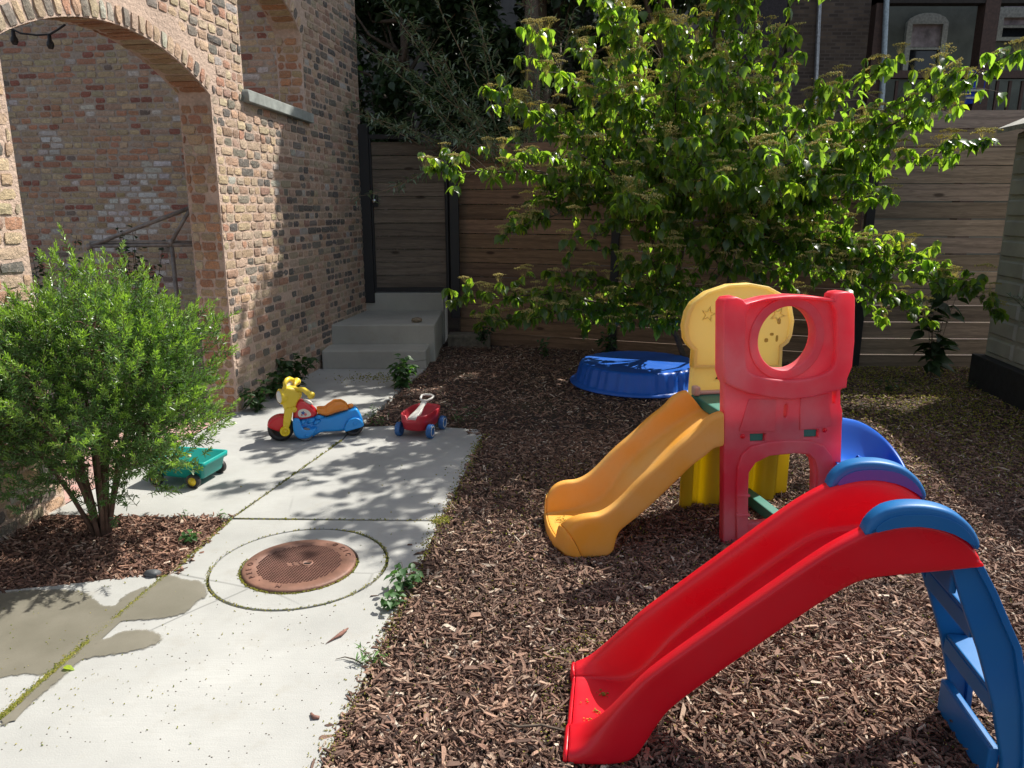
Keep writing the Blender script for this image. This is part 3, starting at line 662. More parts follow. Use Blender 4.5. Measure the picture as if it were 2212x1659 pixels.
def chips(n, y0, y1, smin, smax, seed_z, samp):
    x, y = samp(n, y0, y1); n = len(x)
    Ls = rng.uniform(smin, smax, n)*rng.choice([.5, 1, 1.5], n, p=[.5, .38, .12]); W = Ls*rng.uniform(.08, .30, n); T = rng.uniform(.003, .008, n)
    th = rng.uniform(0, 2*np.pi, n); tl = rng.normal(0, .34, n); rl = rng.normal(0, .35, n)
    X = np.stack([np.cos(th)*np.cos(tl), np.sin(th)*np.cos(tl), np.sin(tl)], 1); Z = norm(np.stack([-np.sin(tl)*np.cos(th)-np.sin(rl)*np.sin(th), -np.sin(tl)*np.sin(th)+np.sin(rl)*np.cos(th), np.ones(n)], 1)); Y = np.cross(Z, X)
    pos = np.stack([x, y, rng.uniform(-.018, .006, n)], 1)
    base = np.array([[.31, .19, .132], [.205, .118, .084], [.10, .06, .044], [.42, .30, .22], [.62, .52, .41]])
    ph_ = .5+.5*np.sin(x*2.3+1.7*np.sin(y*1.9))*np.sin(y*2.7+x); idx = rng.choice(5, n, p=[.28, .30, .27, .115, .035]); col = base[idx]*rng.uniform(.7, 1.2, (n, 1))*(.78+.35*ph_[:, None])
    return pos, X*Ls[:, None], Y*W[:, None], Z*T[:, None], col
CT = [(-.5, -.18, -.5), (.46, -.3, -.5), (.5, .1, -.5), (-.30, .5, -.5), (-.44, -.3, .4), (.36, -.42, .5), (.48, .22, .2), (-.22, .42, .5)]
CF = [(4, 5, 6, 7), (0, 1, 5, 4), (1, 2, 6, 5), (2, 3, 7, 6), (3, 0, 4, 7)]
def join(*ps): return [np.concatenate(q) for q in zip(*ps)]
pc = join(chips(30000, 1.2, 4.0, .006, .014, 0, sample_main), chips(64000, 1.2, 3.3, .016, .055, 0, sample_main), chips(42000, 3.3, 5.2, .019, .05, 0, sample_main), chips(26000, 5.2, 9.0, .022, .055, 0, sample_main))
tag(inst('mulch', CT, CF, pc[0], pc[1], pc[2], pc[3], pc[4], CHIP, smooth=False), kind='stuff', label='brown shredded bark mulch covering the play yard', cat='mulch')
def sample_bed(n, y0, y1):
    x = rng.uniform(-2.75, -1.42, n*3); y = rng.uniform(2.6, 3.66, n*3)
    right = -1.5+(y-2.98)*.07+.02; lo = 2.86+np.clip((x+2.15)*.25, -.1, .13)
    ok = (x < right+.01) & (y > lo-.01) & (y < 3.645) & (x < -1.46)
    return x[ok][:n], y[ok][:n]
pc = chips(11000, 0, 0, .02, .048, 0, sample_bed); pc[4][:] *= np.array([1.05, .95, .92])
tag(inst('mulch', CT, CF, *pc, CHIP, smooth=False), kind='stuff', label='reddish bark mulch in the bed around the yew bush', cat='mulch')
# fallen blossoms and moss specks
def along(pts, n, spread):
    out = []
    for _ in range(n):
        i = random.randrange(len(pts)-1); t_ = random.random(); a, b2 = pts[i], pts[i+1]
        out.append((a[0]+(b2[0]-a[0])*t_+random.gauss(0, spread), a[1]+(b2[1]-a[1])*t_+random.gauss(0, spread)))
    return out
sp_pts = []
sp_pts += along([(-1.622, 2.0), (-1.519, 2.98)], 3200, .0065)+along([(-1.665, 1.6), (-1.565, 2.6)], 1600, .012)+along([(-1.5, 3.0), (-1.457, 3.6), (-1.18, 4.95)], 500, .007)+along([(-1.45, 3.60), (-.37, 3.58)], 120, .005)
for k, (x, y) in enumerate(circ(*MH, RR-.006, 900)):
    if random.random() < (.75 if (y < MH[1] or x > MH[0]+.1) else .25): sp_pts += [(x+random.gauss(0, .005), y+random.gauss(0, .005))]*1
for (x, y) in circ(*MH, MR+.008, 700):
    if y < MH[1]+.05: sp_pts.append((x+random.gauss(0, .004), y+random.gauss(0, .004)))
sp_pts += along(EDGE[1:6], 1600, .022)+along([(.13, 1.9), (.15, 2.35), (.3, 2.5)], 300, .04)
for _ in range(2600):
    q_ = (random.gauss(.7, .9), random.uniform(1.8, 4.5))
    if q_[0] > -.35 or random.random() < .2: sp_pts.append(q_)
for _ in range(11000): 
    x, y = random.gauss(3.5, .75), random.uniform(3.9, 7.4); sp_pts.append((x, y))
for _ in range(260): sp_pts.append((random.gauss(-1.5, .35), abs(random.gauss(0, .55))+1.9))
for _ in range(320): sp_pts.append((random.gauss(-1.25, .2), random.gauss(6.9, .10)))
sp_pts = np.array(sp_pts); n = len(sp_pts); inpath = sp_pts[:, 0] < edge_x(sp_pts[:, 1])
far = np.clip(sp_pts[:, 1]/3., .8, 2.)
S = rng.uniform(.002, .0055, n)*far; th = rng.uniform(0, 6.28, n); X = np.stack([np.cos(th), np.sin(th), rng.normal(0, .4, n)], 1)*S[:, None]*1.5; Z = np.stack([rng.normal(0, .3, n), rng.normal(0, .3, n), np.ones(n)], 1); Y = norm(np.cross(Z, X))*S[:, None]; Z = norm(Z)*S[:, None]*.7
pos = np.column_stack([sp_pts, np.where(inpath, .003, .004+rng.uniform(0, .006, n))])
col = np.array([[.40, .36, .06], [.30, .31, .05], [.45, .40, .16], [.2, .24, .05]])[rng.integers(0, 4, n)]*rng.uniform(.7, 1.1, (n, 1))
tag(inst('fallen_blossoms', CT, CF, pos, X, Y, Z, col, BLOS, smooth=False), kind='stuff', label='tiny yellow green blossoms fallen along the joints and over the mulch', cat='blossoms')
n = 260; x = rng.normal(-1.0, .38, n); y = rng.uniform(1.7, 2.75, n); ok = (x > -1.6) & (x < -.6); x, y = x[ok], y[ok]; n = len(x); S = rng.uniform(.0016, .0032, n)
pos = np.column_stack([x, y, np.full(n, .001)]); e = np.eye(3)
tag(inst('grit', CT, CF, pos, e[0]*S[:, None]*1.6, e[1]*S[:, None], e[2]*S[:, None]*.8, np.tile([.12, .10, .07], (n, 1)), CHIP, smooth=False), kind='stuff', label='dark grit specks scattered on the near concrete slab', cat='grit')

# ---------------------------------------------------------------- foliage helpers
def leaf_t(w=.28, fold=.12, droop=.25):
    T = []
    def P(x, y, z): T.append((x, y, z-droop*x*x))
    P(0, 0, 0); P(.22, w*.85, fold*.8); P(.22, 0, 0); P(.22, -w*.85, fold*.8); P(.52, w, fold); P(.55, 0, 0); P(.52, -w, fold); P(.8, w*.45, fold*.5); P(.8, -w*.45, fold*.5); P(1.0, 0, -.02)
    Fs = [(0, 2, 1), (0, 3, 2), (1, 2, 5, 4), (2, 3, 6, 5), (4, 5, 7), (5, 6, 8), (5, 8, 9), (5, 9, 7)]
    return T, Fs
NAR = ([(0, 0, 0), (.3, .09, .02), (.3, -.09, .02), (.65, .075, -.02), (.65, -.075, -.02), (1, 0, -.12)], [(0, 2, 1), (1, 2, 4, 3), (3, 4, 5)])
NDL = ([(0, -.5, 0), (0, .5, 0), (.8, .45, 0), (.8, -.45, 0), (1, 0, 0)], [(0, 3, 2, 1), (3, 4, 2)])
def leaves(name, tmpl, pos, dirs, ups, size, col, mat, parent):
    X = norm(dirs); Y = norm(np.cross(ups, X)); Z = np.cross(X, Y)
    s = size[:, None]; return inst(name, tmpl[0], tmpl[1], pos, X*s, Y*s, Z*s, col, mat, parent)
def bez(p0, p1, p2, n):
    t_ = np.linspace(0, 1, n)[:, None]; return (1-t_)**2*p0+2*t_*(1-t_)*p1+t_**2*p2

# ---------------------------------------------------------------- dogwood
def V3(*a): return np.array(a, float)
base = g(1500, 806); TB = V3(base.x, base.y, -.03)
tree = thing('dogwood_tree', 'spreading dogwood tree with bright drooping leaves and flat tan flower heads', 'tree', tuple(TB))
wood = MB()
fork = V3(*aty(1442, 690, 6.95)); hub = V3(*aty(1500, 470, 6.8)); 
def vv(p): return V3(*p)
limbs = []
def limb(a, b2, sag=.1, r0=.018, r1=.004, n=12, out=True):
    m_ = (a+b2)/2+V3(0, 0, sag); P_ = bez(a, m_, b2, n); 
    w_ = rng.normal(0, .028 if out else .01, (n-2, 3)); w_[1:] = w_[1:]*.6+w_[:-1]*.6; P_[1:-1] += w_
    wood.tube([Vector(q) for q in P_], list(np.linspace(r0, r1, n)), 6); 
    if out: limbs.append(P_)
    return P_
# stems from the ground
limb(TB, fork, 0, .03, .024, 8, False)
s1 = V3(*aty(1480, 520, 6.8)); s2 = V3(*aty(1560, 480, 6.7)); s3 = V3(*aty(1400, 430, 6.7))
limb(TB+V3(.03, 0, 0), V3(*aty(1590, 560, 6.9)), .0, .026, .016, 8, False)
limb(fork, s1, .02, .024, .02, 8, False); limb(fork, s3, .05, .018, .012, 8)
limb(V3(*aty(1590, 560, 6.9)), s2, .02, .018, .014, 8, False)
# (start, tip px, tip y, sag)
tips = [
 (s3, 935, 360, 6.0, .12), (s3, 1060, 190, 6.0, .1), (s3, 1150, 60, 6.0, .0), (s3, 1090, 510, 6.2, .15), (fork, 985, 650, 6.6, .25), (fork, 1150, 690, 6.3, .2), (fork, 1040, 700, 7.0, .2),
 (s1, 1240, 330, 5.6, .1), (s1, 1300, 130, 5.7, 0), (s1, 1420, -80, 5.8, -.1), (s1, 1250, -120, 5.6, -.1), (s2, 1600, -60, 5.9, -.1), (s2, 1690, 60, 5.6, -.05), (s1, 1350, 420, 5.2, .15), (s1, 1500, 300, 5.2, .1), (s2, 1560, 130, 5.3, 0),
 (s2, 1780, 190, 5.6, .05), (s2, 1900, 130, 5.9, .05), (s2, 2060, 150, 5.5, .0), (s2, 2195, 110, 5.2, -.02), (s2, 1990, 260, 5.9, .05), (s2, 2130, 300, 5.7, .1), (s2, 1850, 400, 5.6, .1), (s2, 1920, 420, 5.9, .1),
 (s2, 1700, 420, 5.1, .15), (s2, 1760, 330, 5.2, .1), (fork, 1330, 640, 6.2, .2), (fork, 1420, 640, 6.0, .15), (s2, 1640, 610, 6.0, .1), (s2, 1800, 560, 6.3, .15), (s2, 1940, 560, 6.2, .15), (s2, 2080, 610, 6.1, .15), (s2, 1900, 690, 6.4, .15), (s2, 2150, 680, 5.9, .2), (s2, 2000, 690, 6.1, .15),
 (fork, 1210, 600, 6.4, .2), (s3, 1180, 430, 6.3, .15), (s3, 1290, 520, 6.0, .15), (s1, 1450, 540, 5.8, .15), (s2, 1620, 500, 5.6, .12), (s1, 1380, 250, 6.2, .1), (s3, 1200, 250, 6.3, .1), (s2, 1680, 260, 6.2, .05), (s2, 1800, 300, 6.5, .05), (s2, 1740, 500, 6.3, .1), (s1, 1520, 60, 6.4, 0), (s1, 1350, 20, 6.6, 0), (s1, 1430, 160, 6.8, 0), (s2, 1600, 250, 6.8, 0), (s1, 1300, 350, 7.0, 0), (s2, 1700, 150, 6.6, 0), (fork, 1270, 700, 6.9, .2), (s2, 1480, 330, 6.0, .1), (s2, 1620, 420, 6.3, .1), (s3, 1330, 200, 6.6, .1), (s3, 1250, 430, 6.8, .1), (s1, 1450, 60, 5.6, 0), (s2, 1640, -30, 6.4, 0), (s2, 1850, 250, 6.4, .05), (s2, 1880, 330, 6.0, .1), (s3, 1150, 330, 6.6, .1), (s1, 1400, 330, 5.9, .1), (s2, 1780, 430, 6.0, .1), (s1, 1480, 420, 6.2, .1), (s2, 1700, 560, 6.4, .1), (fork, 1350, 560, 6.6, .1), (s2, 1560, 560, 6.3, .1), (fork, 1440, 600, 6.5, .1), (s2, 1720, 640, 6.6, .1), (s1, 1260, 270, 6.9, .1), (s1, 1350, 480, 6.9, .1), (s2, 1620, 180, 6.0, 0), (fork, 1480, 620, 6.0, .1), (fork, 1400, 560, 5.8, .1), (s2, 1540, 640, 6.2, .1), (s2, 1500, 540, 5.7, .1), (fork, 1330, 700, 6.4, .1), (fork, 1440, 700, 6.3, .1), (s2, 1850, 620, 6.0, .15), (s2, 1750, 600, 5.9, .15), (s2, 1950, 640, 6.2, .15), (s2, 1560, 380, 5.0, .1), (s2, 1660, 340, 4.9, .1),
]
for a, px, py, yy, sg in tips: limb(a, V3(*aty(px, py, yy)), sg, .014, .003, 14)
# upper crown above the frame (it throws the dappled shade on the path)
top = V3(1.6, 6.0, 3.6); limb(s1, top, 0, .02, .012, 10); 
def over(x, y, z): return V3(x+.62*z, y+.49*z, z)     # the spot that shades ground point (x, y)
for q in [(-.6, 3.35, 3.5), (-.95, 3.2, 3.9), (-.45, 3.0, 3.7), (-.85, 4.55, 3.4), (-.35, 4.35, 3.6), (-.9, 4.0, 3.8), (-.5, 3.8, 3.3), (-.2, 4.9, 3.5), (.0, 3.9, 3.4), (.25, 5.1, 3.3), (.55, 4.4, 3.5), (.9, 4.6, 3.3), (.6, 5.4, 3.4), (1.0, 5.1, 3.5), (.35, 3.7, 3.3), (1.3, 4.6, 3.6)]: limb(top, over(*q), .08, .012, .003, 12)
for q in [(-1.35, 6.3, 3.2), (-1.1, 6.9, 3.1), (-1.25, 5.85, 3.5), (-.4, 5.9, 3.2), (.2, 6.2, 3.2)]: limb(s1, over(*q), .15, .012, .003, 14)
Lp, Ld, Lu, Ls_, Lc, Fp = [], [], [], [], [], []
for P_ in limbs:
    seglen = np.linalg.norm(np.diff(P_, axis=0), axis=1).sum(); nt_ = int(seglen/.040); dirl = P_[-1]-P_[0]; dirl[2] *= .3; dirl = dirl/np.linalg.norm(dirl)
    for k in range(nt_):
        t_ = .28+.72*(k+random.random())/nt_; i = min(int(t_*(len(P_)-1)), len(P_)-2); f_ = t_*(len(P_)-1)-i; p0 = P_[i]*(1-f_)+P_[i+1]*f_
        side = np.array([-dirl[1], dirl[0], 0])*random.choice((-1, 1)); tl = random.choice((random.uniform(.04, .14), random.uniform(.12, .42)))*(1.1-.45*t_)
        d = norm(dirl*random.uniform(.2, .9)+side*random.uniform(.1, 1)+V3(0, 0, random.uniform(-.35, .7))); p1 = p0+d*tl+V3(0, 0, .02)
        if t_ > .96: p1 = p0+dirl*.06; d = dirl
        wood.tube([Vector(p0), Vector((p0+p1)/2+V3(0, 0, .01)), Vector(p1)], [.003, .0022, .0015], 3, cap=False)
        for q in range(random.randint(4, 8)):
            u = random.uniform(.35, 1) if q > 3 else 1.; pp_ = p0+(p1-p0)*u; an = random.uniform(0, 6.28)
            dd = np.array([math.cos(an), math.sin(an), random.uniform(-2.0, -.15)]); Lp.append(pp_); Ld.append(dd); Lu.append([random.gauss(0, .35)-math.cos(an)*-.3, random.gauss(0, .35), 1.]); Ls_.append(random.choice((random.uniform(.04, .075), random.uniform(.065, .115), random.uniform(.07, .11))))
            kk = random.uniform(.7, 1.15); Lc.append((.052*kk, .105*kk, .030*kk) if random.random() < .8 else (.085*kk, .14*kk, .03*kk))
        if random.random() < .36: Fp.append(p1+V3(0, 0, .05))
wood.build('trunk', BARK, tree)
leaves('crown', leaf_t(.31, .10, .3), np.array(Lp), np.array(Ld), np.array(Lu), np.array(Ls_), np.array(Lc), LEAF, tree)
# flower heads: one mesh shared by the hundred nearest, the rest in one object
fv, ff, fc = [], [], []
rr = random.Random(4)
def fl_template():
    mb = MB()
    for i in range(60):
        r_ = .042*math.sqrt(rr.random()); a = rr.uniform(0, 6.28); p = Vector((r_*math.cos(a), r_*math.sin(a), .014-.25*r_+rr.uniform(0, .006))); s = rr.uniform(.0022, .0042)
        vs = [p+Vector(q)*s for q in ((1, 0, 0), (0, 1, 0), (-1, 0, 0), (0, -1, 0), (0, 0, 1), (0, 0, -1))]
        mb.add(vs, [(0, 1, 4), (1, 2, 4), (2, 3, 4), (3, 0, 4), (1, 0, 5), (2, 1, 5), (3, 2, 5), (0, 3, 5)], (.56*rr.uniform(.8, 1.1), .50, .22))
        if i % 3 == 0: mb.add([(0, 0, -.045), (.0012, 0, -.045), p], [(0, 1, 2)], (.3, .3, .08))
    return mb
fm = fl_template(); fme = fm.mesh('flower_head'); fme.materials.append(BLOS)
Fp = np.array(Fp); dcam = Fp[:, 1]-.0*Fp[:, 0]; order = np.argsort(dcam+np.where((Fp[:, 2] > 3.1), 5, 0)); nearF, farF = Fp[order[:100]], Fp[order[100:]]
for q in nearF:
    o = bpy.data.objects.new('flower_head', fme); C.objects.link(o); o.parent = tree; o.location = Vector(q)-wloc(tree); o.scale = [random.uniform(1.2, 2.0)]*3; o.rotation_euler = (random.gauss(0, .25), random.gauss(0, .25), random.uniform(0, 6))
tv = np.array(fm.v); n = len(farF); th = rng.uniform(0, 6.28, n); s = rng.uniform(1.2, 2.0, n)
cs, sn, ze = np.cos(th), np.sin(th), np.zeros(n)
o = inst('flower_heads', tv, fm.f, farF, np.stack([cs, sn, ze], 1)*s[:, None], np.stack([-sn, cs, ze], 1)*s[:, None], np.stack([rng.normal(0, .2, n), rng.normal(0, .2, n), np.ones(n)], 1)*s[:, None], np.array([.56, .50, .22])*rng.uniform(.75, 1.1, (n, 1)), BLOS, tree, False); o['kind'] = 'stuff'
print('dogwood leaves', len(Lp), 'heads', len(Fp))

# ---------------------------------------------------------------- willow by the gate and dark trees beyond
def willow():
    t = thing('willow_bush', 'narrow leaved willow arching over the gate beside the brick wall', 'bush', (-.3, 9.4, 0)); wood = MB()
    P, D, U, S_, Cc = [], [], [], [], []
    def stem(a, b2, sag, r0, nleaf, ln=(.07, .12), drop=.3, cols=(.17, .23, .15)):
        q = bez(a, (a+b2)/2+V3(0, 0, sag), b2, 14); wood.tube([Vector(x) for x in q], list(np.linspace(r0, .0015, 14)), 5)
        dl = norm(b2-a)
        for i in range(nleaf):
            t_ = random.uniform(.15, 1); k = min(int(t_*13), 12); f_ = t_*13-k; p = q[k]*(1-f_)+q[k+1]*f_; tw = random.uniform(0, .22); an = random.uniform(0, 6.28)
            off = norm(np.array([math.cos(an), math.sin(an), random.uniform(-.5, .6)])+dl*.6)*tw
            if i % 5 == 0: wood.tube([Vector(p), Vector(p+off)], .0014, 3, cap=False)
            P.append(p+off*random.random()); D.append(off/max(tw, .02)*.8+np.array([random.gauss(0, .5), random.gauss(0, .5), random.uniform(-.8, .5)])); U.append([random.gauss(0, .4), random.gauss(0, .4), 1]); S_.append(random.uniform(*ln)); kk = random.uniform(.7, 1.3); Cc.append((cols[0]*kk, cols[1]*kk, cols[2]*kk))
    root = V3(.1, 9.5, 1.5)
    for (px, py, y, sg) in [(700, 220, 8.3, .5), (720, 60, 8.6, .4), (790, 250, 8.2, .3), (830, 120, 8.4, .3), (880, 40, 8.6, .2), (900, 200, 8.3, .25), (960, 130, 8.5, .2), (1010, 230, 8.4, .2), (1040, 60, 8.6, .1), (1090, 150, 8.5, .1), (1150, -40, 8.8, 0), (1000, -60, 8.8, 0), (900, -80, 8.8, .1), (780, -60, 8.8, .3), (1060, 310, 8.3, .2), (960, 290, 8.2, .25), (860, 270, 8.25, .3), (1180, 60, 8.6, 0), (1120, 290, 8.3, .1), (1240, 20, 8.8, 0)]:
        stem(root+rng.normal(0, .15, 3), V3(*aty(px, py, y)), sg, .008, 260)
    stem(V3(*aty(1050, 260, 8.7)), V3(*aty(760, 425, 8.0)), -.35, .004, 60)
    stem(V3(*aty(1000, 300, 8.5)), V3(*aty(850, 400, 8.2)), -.15, .003, 55)
    wood.tube([Vector((.1, 9.5, 0)), Vector((.12, 9.5, .8)), Vector(root)], [.05, .04, .03], 8)
    wood.build('stems', TWIG, t); leaves('crown', NAR, np.array(P), np.array(D), np.array(U), np.array(S_), np.array(Cc), LEAFW, t)
willow()
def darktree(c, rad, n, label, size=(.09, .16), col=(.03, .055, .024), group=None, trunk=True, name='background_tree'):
    t = thing(name, label, 'tree', (c[0], c[1], 0), group); wood = MB(); c = V3(*c); rad = V3(*rad)
    wood.tube([(c[0], c[1], -.05), (c[0]+.1, c[1], c[2]*.5), (c[0], c[1], c[2]+rad[2]*.5)], [.12, .09, .04], 8)
    K = 46; cc = norm(rng.normal(0, 1, (K, 3)))*rng.uniform(.2, 1, (K, 1))**.5*rad+c
    for q in cc[:22]: wood.tube([Vector((c[0], c[1], max(.5, q[2]-.9))), Vector((c+q)/2), Vector(q)], [.04, .02, .006], 5)
    wood.build('trunk', BARK, t)
    which = rng.integers(0, K, n); pos = cc[which]+norm(rng.normal(0, 1, (n, 3)))*rng.uniform(0, 1, (n, 1))**.4*.34*rad.min()
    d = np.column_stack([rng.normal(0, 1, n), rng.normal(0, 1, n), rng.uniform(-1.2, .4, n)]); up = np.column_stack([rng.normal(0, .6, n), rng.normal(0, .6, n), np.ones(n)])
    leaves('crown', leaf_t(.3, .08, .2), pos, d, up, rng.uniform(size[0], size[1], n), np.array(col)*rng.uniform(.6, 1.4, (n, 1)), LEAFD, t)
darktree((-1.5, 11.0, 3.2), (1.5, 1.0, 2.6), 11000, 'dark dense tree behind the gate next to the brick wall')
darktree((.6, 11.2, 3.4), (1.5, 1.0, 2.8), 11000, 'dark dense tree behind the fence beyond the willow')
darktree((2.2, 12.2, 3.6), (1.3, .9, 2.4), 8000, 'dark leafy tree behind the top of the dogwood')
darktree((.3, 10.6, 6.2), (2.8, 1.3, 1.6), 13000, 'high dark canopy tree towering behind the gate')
darktree((1.9, 10.3, 6.0), (2.2, 1.2, 2.0), 13000, 'high dark canopy tree towering over the angled fence')  # unseen canopy added to put the wall's far part in shade
darktree((.15, 9.5, 6.0), (1.0, .8, 1.8), 9000, 'slender dark tree rising right behind the gate above the willow')  # crown above the view, added as a shade caster for the brick wall
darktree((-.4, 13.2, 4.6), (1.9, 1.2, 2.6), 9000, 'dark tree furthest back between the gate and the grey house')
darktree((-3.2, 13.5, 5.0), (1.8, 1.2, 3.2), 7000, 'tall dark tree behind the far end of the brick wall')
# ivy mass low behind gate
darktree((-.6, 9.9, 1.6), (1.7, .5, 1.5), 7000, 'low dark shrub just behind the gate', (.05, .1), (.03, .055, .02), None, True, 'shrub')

# ---------------------------------------------------------------- yew bush
def yew():
    b0 = g(222, 1152); B = V3(b0.x, b0.y, -.02)
    t = thing('yew_bush', 'large bright green yew bush growing in the mulch bed in front of the brick arch', 'bush', tuple(B)); wood = MB()
    cen = V3(-2.0, 3.42, .74); rad = V3(.66, .50, .50)
    P, D, S_, Cc = [], [], [], []
    stems = []
    for i in range(13):
        an = 2*math.pi*i/13+random.uniform(-.2, .2); r_ = random.uniform(.3, .95); tip = cen+V3(math.cos(an)*rad[0]*r_, math.sin(an)*rad[1]*r_, rad[2]*random.uniform(-.25, .75)*(1.1-.3*r_))
        q = bez(B+V3(math.cos(an)*.03, math.sin(an)*.03, 0), B*.5+tip*.5+V3(-math.cos(an)*.08, -math.sin(an)*.06, .1), tip, 10); wood.tube([Vector(x) for x in q], list(np.linspace(.012, .004, 10)), 6); stems.append(q)
    allp = np.concatenate([s[3:] for s in stems])
    n_sh = 3900
    for i in range(n_sh):
        v = norm(rng.normal(0, 1, 3)); rr_ = random.uniform(.35, 1)**.6 if i > 500 else random.uniform(.9, 1.12)
        lump = 1+.17*math.sin(6*v[0]+7*v[2]+.7)+.15*math.sin(9*v[1]+8*v[0]-4*v[2])
        p = cen+v*rad*rr_*lump
        if p[2] < .17+.08*random.random() : continue
        if p[0] > -1.40+random.uniform(-.1, .03): continue
        if math.hypot(p[0]-B[0]-.0, p[1]-B[1]) < .17 and p[2] < .30: continue
        if v[2] < -.2 and random.random() < .3: continue
        near = allp[np.argmin(((allp-p)**2).sum(1))]
        d = norm(v*V3(1, 1, .6)+V3(0, 0, .75)+rng.normal(0, .3, 3)); ln = random.uniform(.05, .15)
        p0 = p-d*ln*.5
        if i % 3 == 0 and np.linalg.norm(near-p0) < .13: wood.tube([Vector(near), Vector((near+p0)/2+V3(0, 0, .02)), Vector(p0)], [.004, .003, .0015], 4, cap=False)
        wood.tube([Vector(p0), Vector(p0+d*ln)], [.0016, .001], 3, cap=False)
        a = norm(np.cross(d, rng.normal(0, 1, 3))); b2 = np.cross(d, a); m_ = random.randint(22, 30)
        for k in range(m_):
            u = k/m_; th = k*2.4; rd = a*math.cos(th)+b2*math.sin(th); P.append(p0+d*ln*(u*.95+.05)); D.append(rd*(1-.45*u)+d*(.35+.9*u)); S_.append(random.uniform(.020, .035)*(1-.35*u*u))
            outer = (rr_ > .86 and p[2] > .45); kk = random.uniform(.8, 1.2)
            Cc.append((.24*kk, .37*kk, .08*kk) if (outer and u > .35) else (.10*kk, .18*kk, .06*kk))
    wood.build('stems', BARKY, t)
    P, D, S_, Cc = map(np.array, (P, D, S_, Cc)); X = norm(D); Y = norm(np.cross(X, rng.normal(0, 1, X.shape))); Z = np.cross(X, Y)
    inst('foliage', NDL[0], NDL[1], P, X*S_[:, None], Y*.0048, Z, Cc, NEEDLE, t); print('needles', len(P))
yew()

# rose like shrubs in the porch, weeds, small plants
def twiggy(base_, h, w, n, label, cat='plant', name='rose_bush', col=(.03, .055, .02), mat=None, ns=9, leaf=(.03, .055), tm=None, low=.25):
    t = thing(name, label, cat, tuple(base_)); wood = MB(); P, D, U, S_, Cc = [], [], [], [], []; b0 = V3(*base_)
    for i in range(ns):
        an = random.uniform(0, 6.28); tip = b0+V3(math.cos(an)*w*random.uniform(.3, 1), math.sin(an)*w*random.uniform(.3, 1), h*random.uniform(.65, 1)); q = bez(b0, (b0+tip)/2+V3(0, 0, h*.15), tip, 8)
        wood.tube([Vector(x) for x in q], list(np.linspace(.004, .0015, 8)*max(.4, min(1.5, h))), 4, cap=False)
        for k in range(int(n/ns)):
            t_ = random.uniform(low, 1); j = min(int(t_*7), 6); p = q[j]+(q[j+1]-q[j])*(t_*7-j); P.append(p+rng.normal(0, .02*min(1, h+.3), 3)); a2 = random.uniform(0, 6.28); D.append([math.cos(a2), math.sin(a2), random.uniform(-.6, .5)]); U.append([random.gauss(0, .4), random.gauss(0, .4), 1]); S_.append(random.uniform(*leaf)); kk = random.uniform(.7, 1.3); Cc.append((col[0]*kk, col[1]*kk, col[2]*kk))
    wood.build('stems', BARK, t); leaves('foliage', tm or leaf_t(.33, .08, .2), np.array(P), np.array(D), np.array(U), np.array(S_), np.array(Cc), mat or LEAFD, t)
def zero(p): return (p.x, p.y, 0)
q = aty(105, 640, 5.9); twiggy((q.x, 5.9, 0), 1.42, .32, 420, 'dark leafy rose bush in the porch left of the pipe frame')
q = aty(300, 640, 6.3); twiggy((q.x, 6.3, 0), 1.55, .30, 420, 'dark leafy rose bush under the pipe frame', col=(.025, .06, .02))
def weed(px, py, h, w, n, label, kind=0, z=0, col=(.06, .13, .035)):
    q = g(px, py, z); twiggy((q.x, q.y, z-.01), h, w, n, label, 'weed', 'weed_plant', col, WEED, 7, (.018+.10*h, .03+.18*h), NAR if kind == 1 else leaf_t(.3, .08, .3), .1)
weed(640, 838, .32, .22, 200, 'leafy green weeds at the foot of the brick wall nearest the steps', 0, 0, (.035, .075, .03))
weed(600, 858, .26, .16, 120, 'leafy green weeds at the foot of the wall behind the yellow handlebars', 0, 0, (.035, .075, .03))
weed(552, 888, .26, .14, 110, 'leafy weed clump beside the corner of the brick pier', 0, 0, (.035, .075, .03))
weed(868, 838, .30, .14, 170, 'upright green weed clump at the path edge near the bottom step', 0, 0, (.05, .11, .04))
weed(805, 912, .13, .10, 50, 'small broad leaved weed just right of the blue ride-on seat', 1, 0, (.07, .15, .04))
weed(830, 918, .10, .10, 40, 'small pale weed left of the red toy wagon', 1, 0, (.08, .16, .05))
weed(995, 912, .14, .2, 70, 'sprawling thin weed right of the red toy wagon', 1, 0, (.05, .11, .04))
weed(878, 1272, .12, .08, 50, 'small weed at the path edge right of the manhole', 0, 0, (.07, .15, .06))
weed(855, 1310, .09, .08, 45, 'low weed at the path edge just below the manhole collar', 0, 0, (.07, .15, .06))
weed(805, 1425, .07, .07, 30, 'bright low weed at the path edge by the twig', 1, 0, (.09, .2, .04))
weed(412, 1168, .08, .05, 26, 'tiny weed in the mulch bed below the yew bush', 0, 0, (.07, .16, .05))
weed(404, 1122, .07, .03, 12, 'thin seedling at the top edge of the mulch bed', 1, 0, (.07, .16, .05))
weed(480, 1125, .06, .05, 16, 'seedling at the right corner of the mulch bed', 1, 0, (.07, .16, .05))
weed(1178, 770, .22, .13, 40, 'broad leaved weed at the foot of the fence under the dogwood', 2, 0, (.04, .085, .03))
weed(1305, 772, .30, .16, 70, 'leafy weed at the fence post left of the blue pool', 2, 0, (.035, .08, .03))
weed(2010, 815, .95, .20, 90, 'tall dark broad leaved weed against the fence near the shed', 2, 0, (.022, .045, .02))
weed(1920, 845, .12, .16, 40, 'low weed in the shade behind the red tower', 0, 0, (.03, .06, .02))
weed(2100, 838, .14, .25, 60, 'low ground weed in the corner by the shed', 1, 0, (.03, .06, .025))
weed(725, 690, .12, .12, 50, 'small weed on the concrete landing against the brick wall', 1, .387, (.03, .07, .03))
